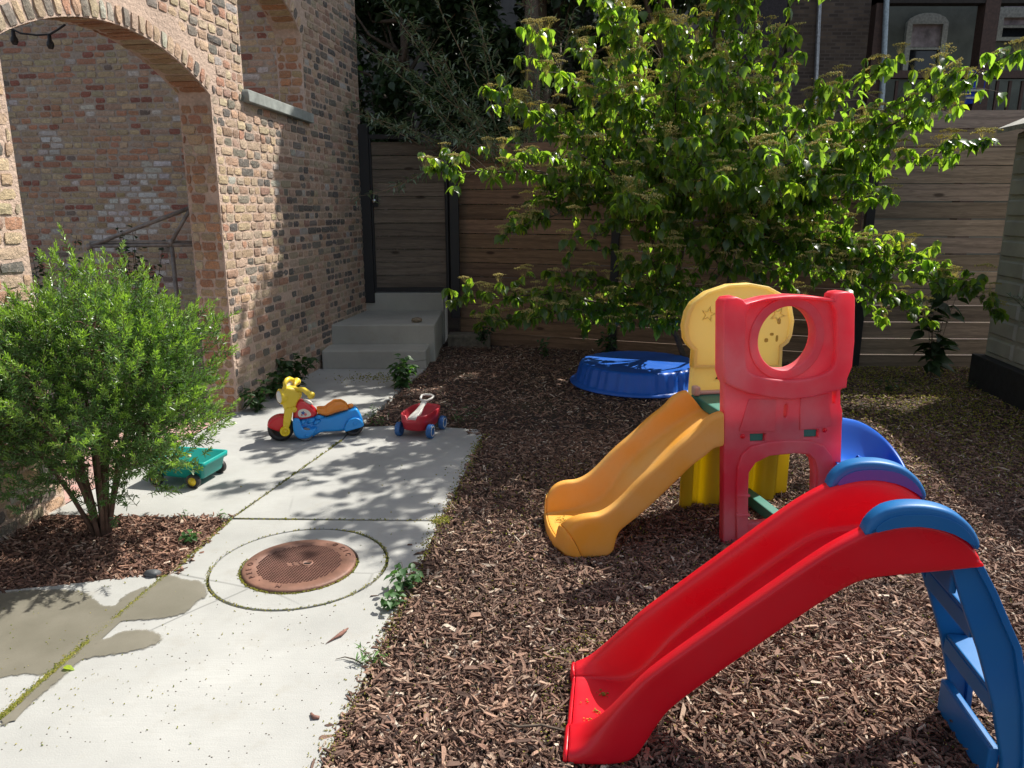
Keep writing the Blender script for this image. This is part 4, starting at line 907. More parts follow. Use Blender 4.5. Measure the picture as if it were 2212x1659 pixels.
weed(700, 760, .2, .1, 60, 'green weed in the corner between the wall and the steps', 0, .0, (.03, .07, .03))
weed(1040, 740, .25, .2, 90, 'dark weeds growing on the curb block by the fence', 0, .1, (.025, .06, .025))
# juniper sprig at the right edge
q = aty(2235, 690, 5.0); t = thing('juniper_shrub', 'blue green feathery juniper shrub poking in at the right edge', 'shrub', (q.x+.25, 5.0, 0)); mb = MB(); P, D = [], []
for i in range(26):
    tip = V3(q.x+.12, 5.0, .95)+norm(rng.normal(0, 1, 3))*V3(.3, .2, .16); a = V3(q.x+.25, 5.0, .5); c_ = bez(a, (a+tip)/2+V3(0, 0, .1), tip, 8); mb.tube([Vector(x) for x in c_], .002, 4, cap=False)
    for k in range(70):
        u = random.uniform(.3, 1); j = min(int(u*7), 6); P.append(c_[j]+(c_[j+1]-c_[j])*(u*7-j)); D.append(norm(tip-a)*.8+rng.normal(0, .6, 3))
mb.tube([(q.x+.25, 5, 0), (q.x+.25, 5, .55)], .012, 6); mb.build('stems', BARK, t); P, D = np.array(P), np.array(D); X = norm(D); Y = norm(np.cross(X, rng.normal(0, 1, X.shape)))
inst('foliage', NDL[0], NDL[1], P, X*.032, Y*.004, np.cross(X, Y), np.tile([.06, .11, .08], (len(P), 1)), NEEDLE, t)

# ---------------------------------------------------------------- pipe frame and string lights in the porch
PIPE = simple('weathered_pipe', (.22, .19, .165), .5, .2)
fp = Plane(-2.6, 6.25, 0); t = thing('pipe_frame', 'rusty grey pipe frame with a slanted top rail standing in the porch behind the arch', 'frame', (-3, 6.25, 0)); 
def fpp(px, py, y=6.25): return aty(px, py, y)
A_, B_, C_, D_ = fpp(193, 532), fpp(413, 448), fpp(370, 523), fpp(450, 528)
def part_tube(name, pts, r, mat, parent, seg=10): mb = MB(); mb.tube(pts, r, seg); return mb.build(name, mat, parent)
part_tube('top_rail', [A_, B_], .017, PIPE, t); part_tube('front_rail', [A_, D_], .016, PIPE, t)
part_tube('leg', [A_, Vector((A_.x, A_.y, 0))], .017, PIPE, t); part_tube('leg', [C_, Vector((C_.x, C_.y, 0))], .017, PIPE, t); part_tube('brace', [C_, B_], .015, PIPE, t)
part_tube('side_rail', [A_+Vector((0, .02, .03)), C_, fpp(455, 524, 6.5)], .014, PIPE, t); part_tube('leg', [B_+Vector((.55, .6, 0)), Vector((B_.x+.55, B_.y+.6, 0))], .017, PIPE, t)
for q in (A_, B_, C_): mb = MB(); mb.lathe(q-Vector((0, 0, .03)), (0, 0, 1), [(.0, 0), (.022, 0), (.024, .05), (.0, .055)], 12); mb.build('pipe_fitting', PIPE, t)
WIRE = simple('black_wire', (.015, .013, .012), .5); y_ = 4.75
t = thing('string_lights', 'black wire of hanging bulbs across the top of the brick arch', 'string lights', tuple(aty(60, 70, y_)))
wp = [aty(*q, y_) for q in ((-160, 40), (-60, 66), (25, 62), (45, 72), (80, 76), (108, 74), (125, 64), (141, 53))]; part_tube('wire', wp, .006, WIRE, t, 6)
for (px, py) in ((28, 66), (106, 75), (-60, 68)):
    q = aty(px, py, y_); mb = MB(); mb.lathe(q, (0, 0, -1), [(.0, 0), (.010, 0), (.012, .03), (.020, .045), (.021, .06), (.012, .078), (.0, .08)], 14); mb.build('bulb', WIRE, t)

# loose bits on the path
def bit(name, label, cat, pts, r, mat):
    mb = MB(); mb.tube([g(px, py, z) for px, py, z in pts], r, 6); o = mb.build(name, mat); return tag(o, label, cat)
CB = simple('chip_brown', (.2, .095, .07), .8, 0, 60, .4, .003)
bit('bark_strip', 'long reddish bark strip lying alone on the near concrete slab', 'bark', [(704, 1390, .004), (722, 1378, .008), (738, 1368, .012), (752, 1357, .01)], [.001, .004, .008, .003], CB)
bit('bark_chip', 'curled dark bark chip on the near slab close to the mulch edge', 'bark', [(672, 1541, .004), (678, 1549, .007), (690, 1550, .005)], [.004, .007, .005], CB)
bit('twig', 'thin forked twig lying across the path edge', 'twig', [(725, 1424, .004), (745, 1419, .008), (765, 1424, .008), (783, 1434, .006)], [.001, .002, .0028, .003], BARK)
bit('twig', 'dark bent twig on the mulch left of the red slide foot', 'twig', [(1088, 1556, .012), (1120, 1570, .014), (1170, 1566, .014), (1225, 1580, .012)], [.002, .004, .0045, .003], BARK)
mb = MB(); T, Fs = leaf_t(.3, .1, .3); q = g(137, 1448); mb.add([(q.x+.04*a[0], q.y+.04*a[1], .012+.04*a[2]) for a in T], Fs, (.35, .45, .03)); o = mb.build('leaf', WEED, None, recalc=False); tag(o, 'single bright yellow green leaf on the near slab by the joint', 'leaf')

exec_toys = True
# ================================================================= TOYS
RED = plastic('faded_red', (.86, .06, .115), (.86, .46, .47), .42, .5, (1., .10, .17), .85, 2.4)
REDS = plastic('bright_red', (.82, .006, .022), (.80, .05, .07), .28, .3, (.98, .02, .03), .4, 2.5)
YEL = plastic('dusty_yellow', (.93, .74, .26), (.88, .78, .46), .5, .5, (1., .88, .42), .6, 3)
YELD = plastic('green_yellow', (.60, .47, .015), (.5, .42, .08), .45, .45, (.9, .72, .02), .4, 3)
AMB = plastic('amber', (.92, .44, .045), (.86, .60, .24), .42, .3, (1., .58, .07), .7, 3)
BLU = plastic('cobalt_blue', (.008, .12, .60), (.05, .17, .5), .35, .2, (.02, .25, .95), .4, 3)
BLUS = plastic('slide_blue', (.004, .135, .40), (.02, .19, .42), .34, .12, (.01, .3, .75), .4, 3)
PUR = plastic('purple_inlay', (.06, .06, .33), (.09, .08, .3), .4, 0)
GRN = plastic('deck_green', (.02, .16, .12), (.08, .2, .16), .5, 0)
GREY = plastic('grey_fit', (.25, .25, .25), (.3, .3, .3), .5, 0)
PNK = plastic('pale_fit', (.55, .36, .28), None, .5, 0)

# ---- climber
TP = Plane(1.021, 3.329, 9.8)
tower = thing('play_climber', 'red and yellow plastic play climber with a round window, amber slide and blue side slide', 'play climber', tuple(TP.P(.3, 0)))
def tz(*pts): return [TP.uz(*p_) for p_ in pts]
out_ = tz((1563, 1168), (1564, 832), (1557, 806), (1558, 700), (1559, 655), (1566, 643), (1586, 640), (1600, 645), (1607, 654), (1650, 642), (1704, 637), (1750, 639), (1796, 645), (1797, 637), (1805, 631), (1820, 629), (1836, 631), (1841, 642), (1840, 736), (1835, 790), (1825, 815), (1823, 838), (1817, 843), (1817, 874), (1821, 888), (1818, 979), (1816, 1150), (1763, 1154))
out_[0] = (out_[0][0], -.02); out_[-2] = (out_[-2][0], -.02); out_[-1] = (out_[-1][0], -.02)
cu_, cz_ = TP.uz(1699, 731); hr_ = (TP.uz(1760, 731)[0]-cu_); hz_ = TP.uz(1699, 662)[1]-cz_
port = ell(cu_, cz_, hr_, hz_, 56)
slot = ell(*TP.uz(1698, 888), .010, .034, 20, 3)
r1 = tz((1621, 955), (1621, 938), (1654, 937), (1654, 954)); r2 = tz((1738, 946), (1738, 929), (1769, 928), (1769, 945)); sl2 = tz((1799, 872), (1799, 844), (1807, 843), (1806, 872))
door = smooth_loop(tz((1617, 1131), (1617, 1060), (1619, 1020), (1632, 1000), (1660, 986), (1718, 980), (1745, 983), (1757, 995), (1760, 1020), (1759, 1060), (1758, 1122)), 0)
slab('front_panel', TP, out_, -.05, .0, RED, tower, holes=[port, slot, r1, r2, sl2, door], bev=.008)
shell = tz((1563, 826), (1557, 806), (1558, 655), (1566, 643), (1586, 640), (1600, 645), (1607, 654), (1650, 642), (1704, 637), (1750, 639), (1796, 645), (1797, 637), (1805, 631), (1820, 629), (1836, 631), (1841, 642), (1840, 736), (1835, 790), (1825, 815), (1823, 835), (1795, 843), (1750, 855), (1704, 861), (1660, 857), (1612, 848), (1580, 835))
inner = tz((1607, 660), (1650, 649), (1704, 643), (1755, 646), (1800, 652), (1801, 740), (1800, 780), (1788, 800), (1750, 815), (1704, 820), (1655, 815), (1615, 805), (1606, 790), (1605, 740))
slab('upper_shell', TP, shell, -.07, .028, RED, tower, holes=[smooth_loop(inner, 1)], bev=.012)
slab('window_surround', TP, ell(cu_, cz_, hr_+.045, hz_+.045, 56), -.062, .008, RED, tower, holes=[ell(cu_, cz_, hr_+.001, hz_+.001, 56)], bev=.006)
do = smooth_loop(tz((1596, 1162), (1592, 1060), (1593, 1015), (1605, 980), (1640, 958), (1700, 950), (1755, 953), (1785, 968), (1797, 1000), (1799, 1060), (1797, 1150)), 1)
di = [(u*1.0, z) for u, z in tz((1617, 1150), (1617, 1020), (1632, 998), (1660, 984), (1718, 978), (1745, 981), (1757, 993), (1761, 1020), (1760, 1150))]
slab('door_arch', TP, tz((1589, 1163), (1589, 1050), (1591, 1010), (1600, 982), (1620, 964), (1655, 954), (1700, 950), (1750, 952), (1778, 962), (1795, 985), (1799, 1015), (1799, 1060), (1797, 1150), (1765, 1150), (1764, 1040), (1764, 1015), (1757, 992), (1745, 980), (1718, 977), (1660, 983), (1630, 998), (1615, 1020), (1614, 1060), (1614, 1160)), -.005, .014, RED, tower, bev=.006)
for (a, b2, c2, d2) in ((1576, 1600, 1066, 1071), (1576, 1600, 1108, 1113), (1775, 1800, 1052, 1057)):
    pts = tz((a+12, d2), (a+12, c2), (b2+17, c2), (b2+17, d2)); slab('rib', TP, pts, 0, .020, RED, tower, bev=.004)
for pts in ([(1596, 931), (1617, 862), (1676, 862), (1674, 931)], [(1727, 928), (1728, 860), (1788, 850), (1797, 920)]):
    slab('recess_panel', TP, tz(*pts), -.002, .006, RED, tower, bev=.003)
for (px, py) in ((1604, 942), (1781, 929)): mb = MB(); mb.lathe(TP.P(*TP.uz(px, py), .0), TP.P(0, 0, 1)-TP.P(0, 0, 0), [(.012, -.01), (.011, .005), (0, .009)], 16); mb.build('bolt_cap', REDS, tower)
wT = TP.uz(1815, 1100)[0]
DEPTH = .50
mb = MB(); mb.box((wT*.5, .585, -DEPTH/2-.02), (wT-.03, .05, DEPTH-.02), TP); mb.build('deck', GRN, tower, .008)
for rr4 in (r1, r2): cx = (rr4[0][0]+rr4[2][0])/2; cz4 = (rr4[0][1]+rr4[1][1])/2; mb = MB(); mb.box((cx, cz4, -.035), (.07, .045, .035), TP); mb.build('deck_tab', GRN, tower, .004)
mb = MB(); mb.box((.36, .03, -.25), (.06, .06, .5), TP); mb.build('floor_brace', GRN, tower, .006)
# back panels
YP = Plane(*TP.P(0, 0, -DEPTH-.02)[:2], 9.8)
def yz(*pts): return [YP.uz(*p_) for p_ in pts]
dome = yz((1492, 870), (1492, 845), (1496, 795), (1499, 758), (1487, 746), (1480, 733), (1477, 705), (1484, 674), (1496, 654), (1527, 631), (1574, 615), (1621, 612), (1660, 619), (1691, 636), (1709, 662), (1714, 693), (1709, 725), (1702, 740), (1689, 750), (1687, 795), (1690, 870))
tri = yz((1544, 822), (1556, 808), (1558, 822))
slab('back_panel', YP, dome, -.045, 0, YEL, tower, holes=[tri], bev=.012)
def scale_in(pts, k):
    cx = sum(p[0] for p in pts)/len(pts); cz2 = sum(p[1] for p in pts)/len(pts); return [(cx+(p[0]-cx)*k, cz2+(p[1]-cz2)*k) for p in pts]
slab('back_rim', YP, dome[2:-1], -.05, .012, YEL, tower, holes=[scale_in(dome[2:-1], .93)], bev=.006)
def star(cx, cz2, r_, rot=.3, k=.42): return [(cx+(r_ if i % 2 == 0 else r_*k)*math.sin(rot+math.pi*i/5), cz2+(r_ if i % 2 == 0 else r_*k)*math.cos(rot+math.pi*i/5)) for i in range(10)]
for (px, py, r_, ro) in ((1530, 679, .042, .2), (1680, 680, .045, .5)):
    u, z = YP.uz(px, py); slab('embossed_star', YP, star(u, z, r_, ro), -.001, .008, YEL, tower, holes=[star(u, z, r_*.8, ro)], bev=.002)
LE = simple('old_sticker', (.5, .32, .04), .6)
for (px, py, w, h) in ((1683, 694, .02, .032), (1667, 722, .022, .016), (1678, 731, .014, .036), (1655, 735, .022, .022)):
    u, z = YP.uz(px, py); slab('sticker', YP, ell(u, z, w/2, h/2, 9, 3, px), .0, .002, LE, tower)
mb = MB(); u0, _ = YP.uz(1462, 1000); u1, _ = YP.uz(1676, 1000); zt_ = .585; n = 44; rows = []
for (z, k) in ((-.02, 0), (.015, 0), (.1, 0), (.35, 0), (zt_, 0)):
    rows.append([YP.P(u0+(u1-u0)*i/n, z, .03+.028*(1 if math.sin(i*.52+.6) > 0 else -1)*min(1, abs(math.sin(i*.52+.6))*2.2)) for i in range(n+1)])
mb.grid(rows); o = mb.build('lower_panel', YELD, tower); md = o.modifiers.new('s', 'SOLIDIFY'); md.thickness = .02
u2, _ = YP.uz(1698, 1000); mb = MB(); mb.box(((u1+u2)/2+.01, .30, -.02), (u2-u1+.02, .585, .05), YP); mb.build('corner_post', YELD, tower, .012, 3)
mb = MB(); mb.box((.02, .64, -.46), (.035, .05, .05), TP); mb.box((.12, .62, -.49), (.2, .02, .04), TP); mb.build('fitting', PNK, tower, .01, 3)

# slide loft -----------------------------------------------------------------
def resample(pts, n):
    P = [Vector((*p, 0)) if len(p) == 2 else Vector(p) for p in pts]; L_ = [0]
    for a, b2 in zip(P, P[1:]): L_.append(L_[-1]+(b2-a).length)
    out = []
    for i in range(n):
        s = L_[-1]*i/(n-1); k = max(j for j in range(len(L_)) if L_[j] <= s+1e-9); k = min(k, len(P)-2); t_ = (s-L_[k])/(L_[k+1]-L_[k]+1e-12); out.append(P[k].lerp(P[k+1], t_))
    return out
def chute(plane, rim, low, floor, W, rimw, mat, parent, name='chute', n=48, n_near=0., flare=None, bulge=0., rin=0.):
    """rim, low, floor: (u,z) polylines listed from foot to top; W: width away from the front side"""
    rim, low, floor = (resample(smooth_loop(q, 2, False), n) for q in (rim, low, floor)); rows = []
    for i in range(n):
        r_, l_, f_ = rim[i], low[i], floor[i]; fl = flare(i/(n-1)) if flare else 0; w0 = n_near+fl; w1 = n_near-W-fl
        dr = rimw; cs_ = []; ri = rin*math.exp(-(i/(n-1)/.11)**2)
        def pt(u, z, nn, i=i, w0=w0, w1=w1):
            wf = (nn-(w0+w1)/2)/((w0-w1)/2); cs_.append(plane.P(u-bulge*(1-min(1, wf*wf))*math.exp(-(i/(n-1)/.10)**2), z, nn))
        pt(l_.x, l_.y, w0-.004); pt(l_.x*.9+r_.x*.1, l_.y*.9+r_.y*.1, w0+.004); pt(l_.x*.25+r_.x*.75, l_.y*.25+r_.y*.75, w0-ri*.12); pt(r_.x, r_.y-.012+.2*ri*0, w0+.004-ri*.5); pt(r_.x, r_.y-.003, w0-.002-ri*.65); w0 -= ri; pt(r_.x, r_.y, w0-dr*.3); pt(r_.x, r_.y, w0-dr*.7); pt(r_.x, r_.y-.004, w0-dr*.95)
        mx, mz = r_.x*.75+f_.x*.25, r_.y*.75+f_.y*.25; pt(mx, mz, w0-dr*1.08); mx, mz = r_.x*.25+f_.x*.75, r_.y*.25+f_.y*.75; pt(mx, mz, w0-dr*1.28); pt(f_.x*.93+r_.x*.07, f_.y*.93+r_.y*.07, w0-dr*1.42); pt(f_.x, f_.y, w0-dr*(1.85-.25*math.exp(-(i/(n-1)/.15)**2)))
        pt(f_.x, f_.y, (w0+w1)/2)
        pt(f_.x, f_.y, w1+dr*(1.85-.75*math.exp(-(i/(n-1)/.15)**2))); pt(f_.x*.93+r_.x*.07, f_.y*.93+r_.y*.07, w1+dr*1.42); pt(mx, mz, w1+dr*1.28); mx, mz = r_.x*.75+f_.x*.25, r_.y*.75+f_.y*.25; pt(mx, mz, w1+dr*1.08)
        w1 += ri*.0; pt(r_.x, r_.y-.004, w1+dr*.95); pt(r_.x, r_.y, w1+dr*.7); pt(r_.x, r_.y, w1+dr*.3); pt(r_.x, r_.y-.003, w1+.002); pt(r_.x, r_.y-.012, w1-.004); pt(l_.x*.25+r_.x*.75, l_.y*.25+r_.y*.75, w1); pt(l_.x*.9+r_.x*.1, l_.y*.9+r_.y*.1, w1-.004); pt(l_.x, l_.y, w1+.004)
        rows.append(cs_)
    mb = MB(); mb.grid(rows)
    # foot closing: floor edge curled down to the ground
    lip = [Vector((v.x, v.y, v.z)) for v in rows[0]]; d = plane.P(1, 0)-plane.P(0, 0); down = [v-d*.012+Vector((0, 0, -.0)) for v in lip]; dn2 = [Vector((v.x, v.y, min(v.z, 0)-.004)) for v in down]
    mb.grid([rows[0], down, dn2])
    o = mb.build(name, mat, parent); md = o.modifiers.new('s', 'SOLIDIFY'); md.thickness = .006; md.offset = 0
    sb = o.modifiers.new('ss', 'SUBSURF'); sb.levels = 1; sb.render_levels = 1; return o

def ta(*pts): return [TP.uz(*p_, .03) for p_ in pts]
rimA = ta((1232, 1148), (1243, 1130), (1260, 1118), (1280, 1113), (1298, 1112), (1325, 1098), (1350, 1076), (1389, 1034), (1440, 992), (1476, 956), (1512, 930), (1530, 908), (1545, 898), (1564, 892))
lowA = ta((1257, 1172), (1290, 1173), (1324, 1170), (1332, 1152), (1356, 1133), (1385, 1111), (1443, 1057), (1500, 1000), (1525, 985), (1540, 968), (1564, 964))
rimA = [(u, max(z, .03)) for u, z in rimA]; lowA = [(u, -.004 if i < 3 else max(z, -.004)) for i, (u, z) in enumerate(lowA)]
floorA = [(rimA[0][0]+.00, .045), (rimA[0][0]+.10, .045), (rimA[0][0]+.20, .07), (rimA[0][0]+.30, .125), (rimA[6][0]+.12, rimA[6][1]+.0), (rimA[9][0]+.05, rimA[9][1]-.085), (-.05, .53), (.02, .56)]
print('rimA', [(round(a, 2), round(b2, 2)) for a, b2 in rimA]); print('lowA', [(round(a, 2), round(b2, 2)) for a, b2 in lowA]); print('floorA', [(round(a, 2), round(b2, 2)) for a, b2 in floorA])
chute(TP, rimA, lowA, floorA, .46, .05, AMB, tower, 'amber_slide', rin=.05, n_near=.03, flare=lambda t_: .02*math.exp(-((t_-.08)/.12)**2), bulge=.045)
bs = Plane(*TP.P(wT, 0, -.02)[:2], 14)
# ---- blue side slide: a curved chute sweeping right and down
orim = resample(smooth_loop([tuple(aty(*q)) for q in ((1790, 898, 3.56), (1818, 902, 3.60), (1860, 910, 3.66), (1905, 940, 3.68), (1938, 978, 3.60), (1962, 1022, 3.45), (1975, 1075, 3.25), (1978, 1120, 3.08))], 2, False), 30)
cen_ = Vector((1.55, 3.0, 0)); mb = MB(); rows = []
for i, o_ in enumerate(orim):
    inw = Vector((cen_.x-o_.x, cen_.y-o_.y, 0)).normalized(); zr = o_.z; zf = max(.03, zr-.20); row = []
    for (w, z) in ((-.012, max(.0, zr-.14)), (-.014, zr-.02), (-.008, zr), (.016, zr), (.026, zr-.02), (.045, zr*.5+zf*.5), (.075, zf+.03), (.12, zf+.004), (.2, zf), (.28, zf+.004), (.32, zf+.03), (.35, zf+.10), (.36, zf+.12), (.385, zf+.12), (.39, zf+.09), (.385, max(0, zf-.02))):
        p = o_+inw*w; row.append(Vector((p.x, p.y, z)))
    rows.append(row)
mb.grid(rows); o = mb.build('blue_slide', BLU, tower); md = o.modifiers.new('s', 'SOLIDIFY'); md.thickness = .008; md.offset = 0; sb = o.modifiers.new('ss', 'SUBSURF'); sb.levels = 1; sb.render_levels = 1

# ---- red slide
SPn = Plane(.20, 1.885, -7.5)
sl = thing('toddler_slide', 'bright red toddler slide with blue rounded handrails and a blue ladder', 'slide', tuple(SPn.P(.6, 0)))
def sz(*pts): return [SPn.uz(*p_) for p_ in pts]
rimS = [(-.035, .042), (0, .055), (.035, .085), (.075, .135), (.115, .19)]+sz( (1370, 1490), (1395, 1466), (1420, 1447), (1487, 1399), (1631, 1299), (1784, 1193), (1850, 1158), (1895, 1138), (1960, 1128), (2020, 1133), (2070, 1152), (2100, 1180), (2118, 1208))
lowS = [(-.035, .0)]+sz((1272, 1630), (1330, 1636), (1368, 1634), (1392, 1605), (1425, 1557), (1449, 1529), (1535, 1466), (1631, 1399), (1727, 1332), (1823, 1270), (1871, 1250), (1967, 1241), (2050, 1233), (2127, 1223))
print('rimS', [(round(a, 3), round(b2, 3)) for a, b2 in rimS]); print('lowS', [(round(a, 3), round(b2, 3)) for a, b2 in lowS])
WS_ = .37
floorS = [(-.03, .026), (.06, .026), (.14, .036), (.19, .075), (.235, .14), (.30, .235), (.467, .395), (.64, .555), (.70, .60), (.76, .618), (.9, .628), (1.05, .645)]
chute(SPn, rimS, lowS, floorS, WS_, .045, REDS, sl, 'chute', 60, rin=.07, flare=lambda t_: .040*math.exp(-((t_-.04)/.12)**2))
hood = sz((1862, 1156), (1876, 1126), (1904, 1102), (1930, 1093), (1957, 1089), (1990, 1089), (2014, 1092), (2040, 1098), (2062, 1107), (2084, 1122), (2101, 1140), (2112, 1160), (2116, 1176), (2110, 1192), (2086, 1166), (2048, 1145), (1991, 1133), (1950, 1134), (1919, 1139), (1885, 1152))
inlay = sz((1884, 1148), (1896, 1128), (1925, 1112), (1960, 1107), (2000, 1107), (2040, 1114), (2072, 1130), (2096, 1155), (2104, 1178), (2086, 1166), (2048, 1145), (1991, 1133), (1950, 1134), (1919, 1139))
for k, n0 in enumerate((.012, -WS_-.012+.058)):
    h = slab('handrail', SPn, smooth_loop(hood, 1), n0-.058, n0, BLUS, sl, bev=.013)
    h['label'] = ('blue rounded handrail nearest the camera', 'blue rounded handrail on the far side with a purple inner face')[k]
    slab('inlay', SPn, smooth_loop(inlay, 1), n0, n0+.003, BLUS if k == 0 else PUR, h, bev=.001)
outer = sz((2129, 1222), (2163, 1288), (2193, 1359), (2216, 1410)); innr = sz((2066, 1234), (2096, 1337), (2126, 1423), (2156, 1535), (2176, 1659))
print('outer', outer, 'inner', innr)
ou = outer[-1]; iu = innr[-1]
outer += [(ou[0]+.045, ou[1]-.17), (ou[0]+.07, ou[1]-.34), (ou[0]+.075, -.02)]; innr += [(iu[0]+.01, -.02)]
st_out = smooth_loop(outer+innr[::-1], 0)
LW = .33
for k, n0 in enumerate((-.03, -.03-LW)):
    s_ = slab('ladder_side', SPn, st_out, n0-.02, n0, BLUS, sl, bev=.006)
    rim2 = outer+[(u-.018, z-.004) for u, z in outer[::-1]]; slab('edge_flange', SPn, rim2, n0-.055, n0+.012, BLUS, s_, bev=.003)
for (px, py) in ((2096, 1356), (2126, 1535)): print('tread', SPn.uz(px, py, -.06))
TR = [SPn.uz(2096, 1356, -.05), SPn.uz(2141, 1519, -.05)]
for (u0, z0) in [(a+.042, b_+.02) for a, b_ in TR]:
    mb = MB(); mb.box((u0, z0, -.03-LW/2-.012), (.072, .014, LW-.03), SPn); o = mb.build('tread', BLUS, sl, .004)
    mb = MB(); mb.box((u0+.034, z0-.035, -.03-LW/2-.012), (.012, .06, LW-.03), SPn); mb.box((u0-.034, z0-.03, -.03-LW/2-.012), (.010, .05, LW-.03), SPn)
    for q_ in range(4): mb.box((u0, z0-.03, -.03-.05-(LW-.09)*q_/3), (.07, .045, .006), SPn)
    mb.build('stiffener', BLUS, o, .003)
mb = MB(); mb.box((TR[1][0]+.03, .05, -.03-LW/2-.015), (.03, .11, LW-.01), SPn); mb.build('bottom_bar', BLUS, sl, .006)
mb = MB(); mb.box((rimS[-1][0]-.03, .61, -.03-LW/2-.015), (.02, .09, LW-.01), SPn); mb.build('top_bar', BLUS, sl, .006)
LE2 = simple('blossom_bits', (.45, .33, .05), .8)
for (px, py) in ((1299, 1450), (1291, 1479), (1259, 1487)):
    pass

bits = []
for _ in range(46):
    c_ = random.choice(((.03, -.12), (.05, -.16), (.0, -.20), (.06, -.25))); bits.append(SPn.P(c_[0]+random.gauss(0, .010), .034, c_[1]+random.gauss(0, .007)))
for _ in range(170):
    c_ = random.choice(((.06, -.22), (.10, -.17), (.13, -.14), (.03, -.26))); bits.append(TP.P(floorA[0][0]+c_[0]+random.gauss(0, .02), .058, c_[1]+random.gauss(0, .02)))
bits = np.array([tuple(q) for q in bits]); n = len(bits); S = rng.uniform(.002, .0045, n); e = np.eye(3)
tag(inst('fallen_blossoms', CT, CF, bits, e[0]*S[:, None]*1.8, e[1]*S[:, None], e[2]*S[:, None], np.array([.45, .42, .10])*rng.uniform(.6, 1.1, (n, 1)), BLOS, smooth=False), kind='stuff', label='yellow green blossoms fallen on the feet of the two slides', cat='blossoms')
# ---- wading pool, upside down
pc_ = (1.17, 6.70); pr0 = .63
t = thing('wading_pool', 'blue plastic wading pool turned upside down under the dogwood', 'wading pool', (*pc_, 0)); mb = MB(); rows = []
M_ = 160
for (r_, z, fl) in ((pr0, 0.012, 0), (pr0+.004, .02, 0), (pr0-.045, .034, .2), (pr0-.055, .04, 1), (pr0-.075, .12, 1), (pr0-.09, .178, .9), (pr0-.105, .198, .6), (pr0-.14, .200, .15), (.30, .196, 0), (.001, .196, 0)):
    row = []
    for k in range(M_):
        th = 2*math.pi*k/M_; q = abs(math.sin(th*9)); rr5 = r_+fl*(-.020*(1-min(1, q*3.2)))+fl*.008*math.sin(th*36); row.append((pc_[0]+rr5*math.cos(th), pc_[1]+rr5*math.sin(th), z))
    rows.append(row)
mb.grid(rows, closed=True); mb.build('shell', BLU, t)

# ---- ride-on motorbike
mp_ = Plane(-1.598, 4.954, 16.0)
moto = thing('ride_on_motorbike', 'toy ride-on motorbike with yellow handlebars, red tank, orange seat and blue body on the path', 'toy motorbike', tuple(mp_.P(.25, 0)))
def mq(x, y): return mp_.uz(547+x/5.12, 795+y/5.12)
def mz(*pts): return [mq(*p_) for p_ in pts]
def mzo(off, *pts): return [mp_.uz(547+x/5.12, 795+y/5.12, off) for x, y in pts]
MY = plastic('toy_yellow', (.78, .56, .012), None, .25); MR_ = plastic('toy_red', (.62, .012, .02), None, .22); MBL = plastic('toy_blue', (.004, .27, .74), None, .3); MOR = plastic('toy_orange', (.75, .24, .02), None, .3); MBK = plastic('toy_black', (.014, .014, .016), (.05, .045, .04), .4); MW = plastic('toy_white', (.68, .66, .60), (.55, .52, .45), .4); MGR = plastic('toy_grey', (.12, .125, .14), None, .4)
nax = Vector(mp_.P(0, 0, 1)-mp_.P(0, 0, 0)); uax = Vector(mp_.P(1, 0, 0)-mp_.P(0, 0, 0))
def wheel(u, z, n, r_, w, mat, parent, name='wheel', axis=None, pos=None):
    ax = axis or nax; p = pos if pos is not None else mp_.P(u, z, n); mb = MB()
    mb.lathe(p-ax*w/2, ax, [(0, .2*w), (r_*.6, .12*w), (r_*.66, 0), (r_*.93, 0), (r_*.99, .12*w), (r_, .3*w), (r_, .7*w), (r_*.99, .88*w), (r_*.93, w), (r_*.66, w), (r_*.6, .88*w), (0, .8*w)], 32); return mb.build(name, mat, parent)
fu, fz = mq(305, 672); rf = .088; 
wheel(fu, rf, -.0, rf, .075, MBK, moto, 'front_wheel'); ru, rz = mq(1105, 655); wheel(ru, .068, 0, .068, .10, MBK, moto, 'rear_wheel')
(su, sz_), = mzo(.08, (582, 770)); wheel(su, .048, .07, .048, .03, MGR, moto, 'side_wheel'); wheel(su, .045, -.115, .045, .03, MGR, moto, 'side_wheel')
slab('front_fender', mp_, smooth_loop(mz((152, 630), (170, 585), (215, 545), (270, 522), (335, 517), (390, 525), (400, 600), (340, 640), (300, 690), (225, 665)), 1), -.06, .058, MR_, moto, bev=.018)
for sgn in (1, -1):
    n0 = .058*sgn; pts = mz((352, 440), (440, 440), (430, 540), (405, 650), (372, 700), (330, 690), (330, 600), (340, 520))
    pts = mzo(.065, (352, 440), (440, 440), (430, 540), (405, 650), (372, 700), (330, 690), (330, 600), (340, 520))
    f_ = slab('fork', mp_, smooth_loop(pts, 1), n0-.015, n0+.018, MY, moto, bev=.010)
    (u, z), = mzo(.08, (352, 702)); mb = MB(); mb.lathe(mp_.P(u, z, n0), nax*sgn, [(.0335, 0), (.0335, .028), (.030, .034), (.021, .034), (.019, .028), (.012, .028), (.010, .036), (0, .036)], 26); mb.build('axle_cap', MY, f_)
slab('head_body', mp_, smooth_loop(mz((318, 235), (345, 190), (400, 190), (470, 215), (540, 255), (535, 310), (490, 350), (470, 420), (440, 470), (345, 460), (330, 400), (305, 370), (300, 300)), 1), -.062, .062, MY, moto, bev=.022)
u, z = mq(325, 305); mb = MB(); ax2 = (-uax+nax*.45).normalized(); mb.lathe(mp_.P(u+.012, z, .018), ax2, [(.052, 0), (.054, .03), (.046, .04)], 28); o = mb.build('headlight_rim', MY, moto)
mb = MB(); mb.lathe(mp_.P(u+.012, z, .018), ax2, [(.047, .03), (.040, .041), (.02, .048), (0, .05)], 28); mb.build('headlight', MW, moto)
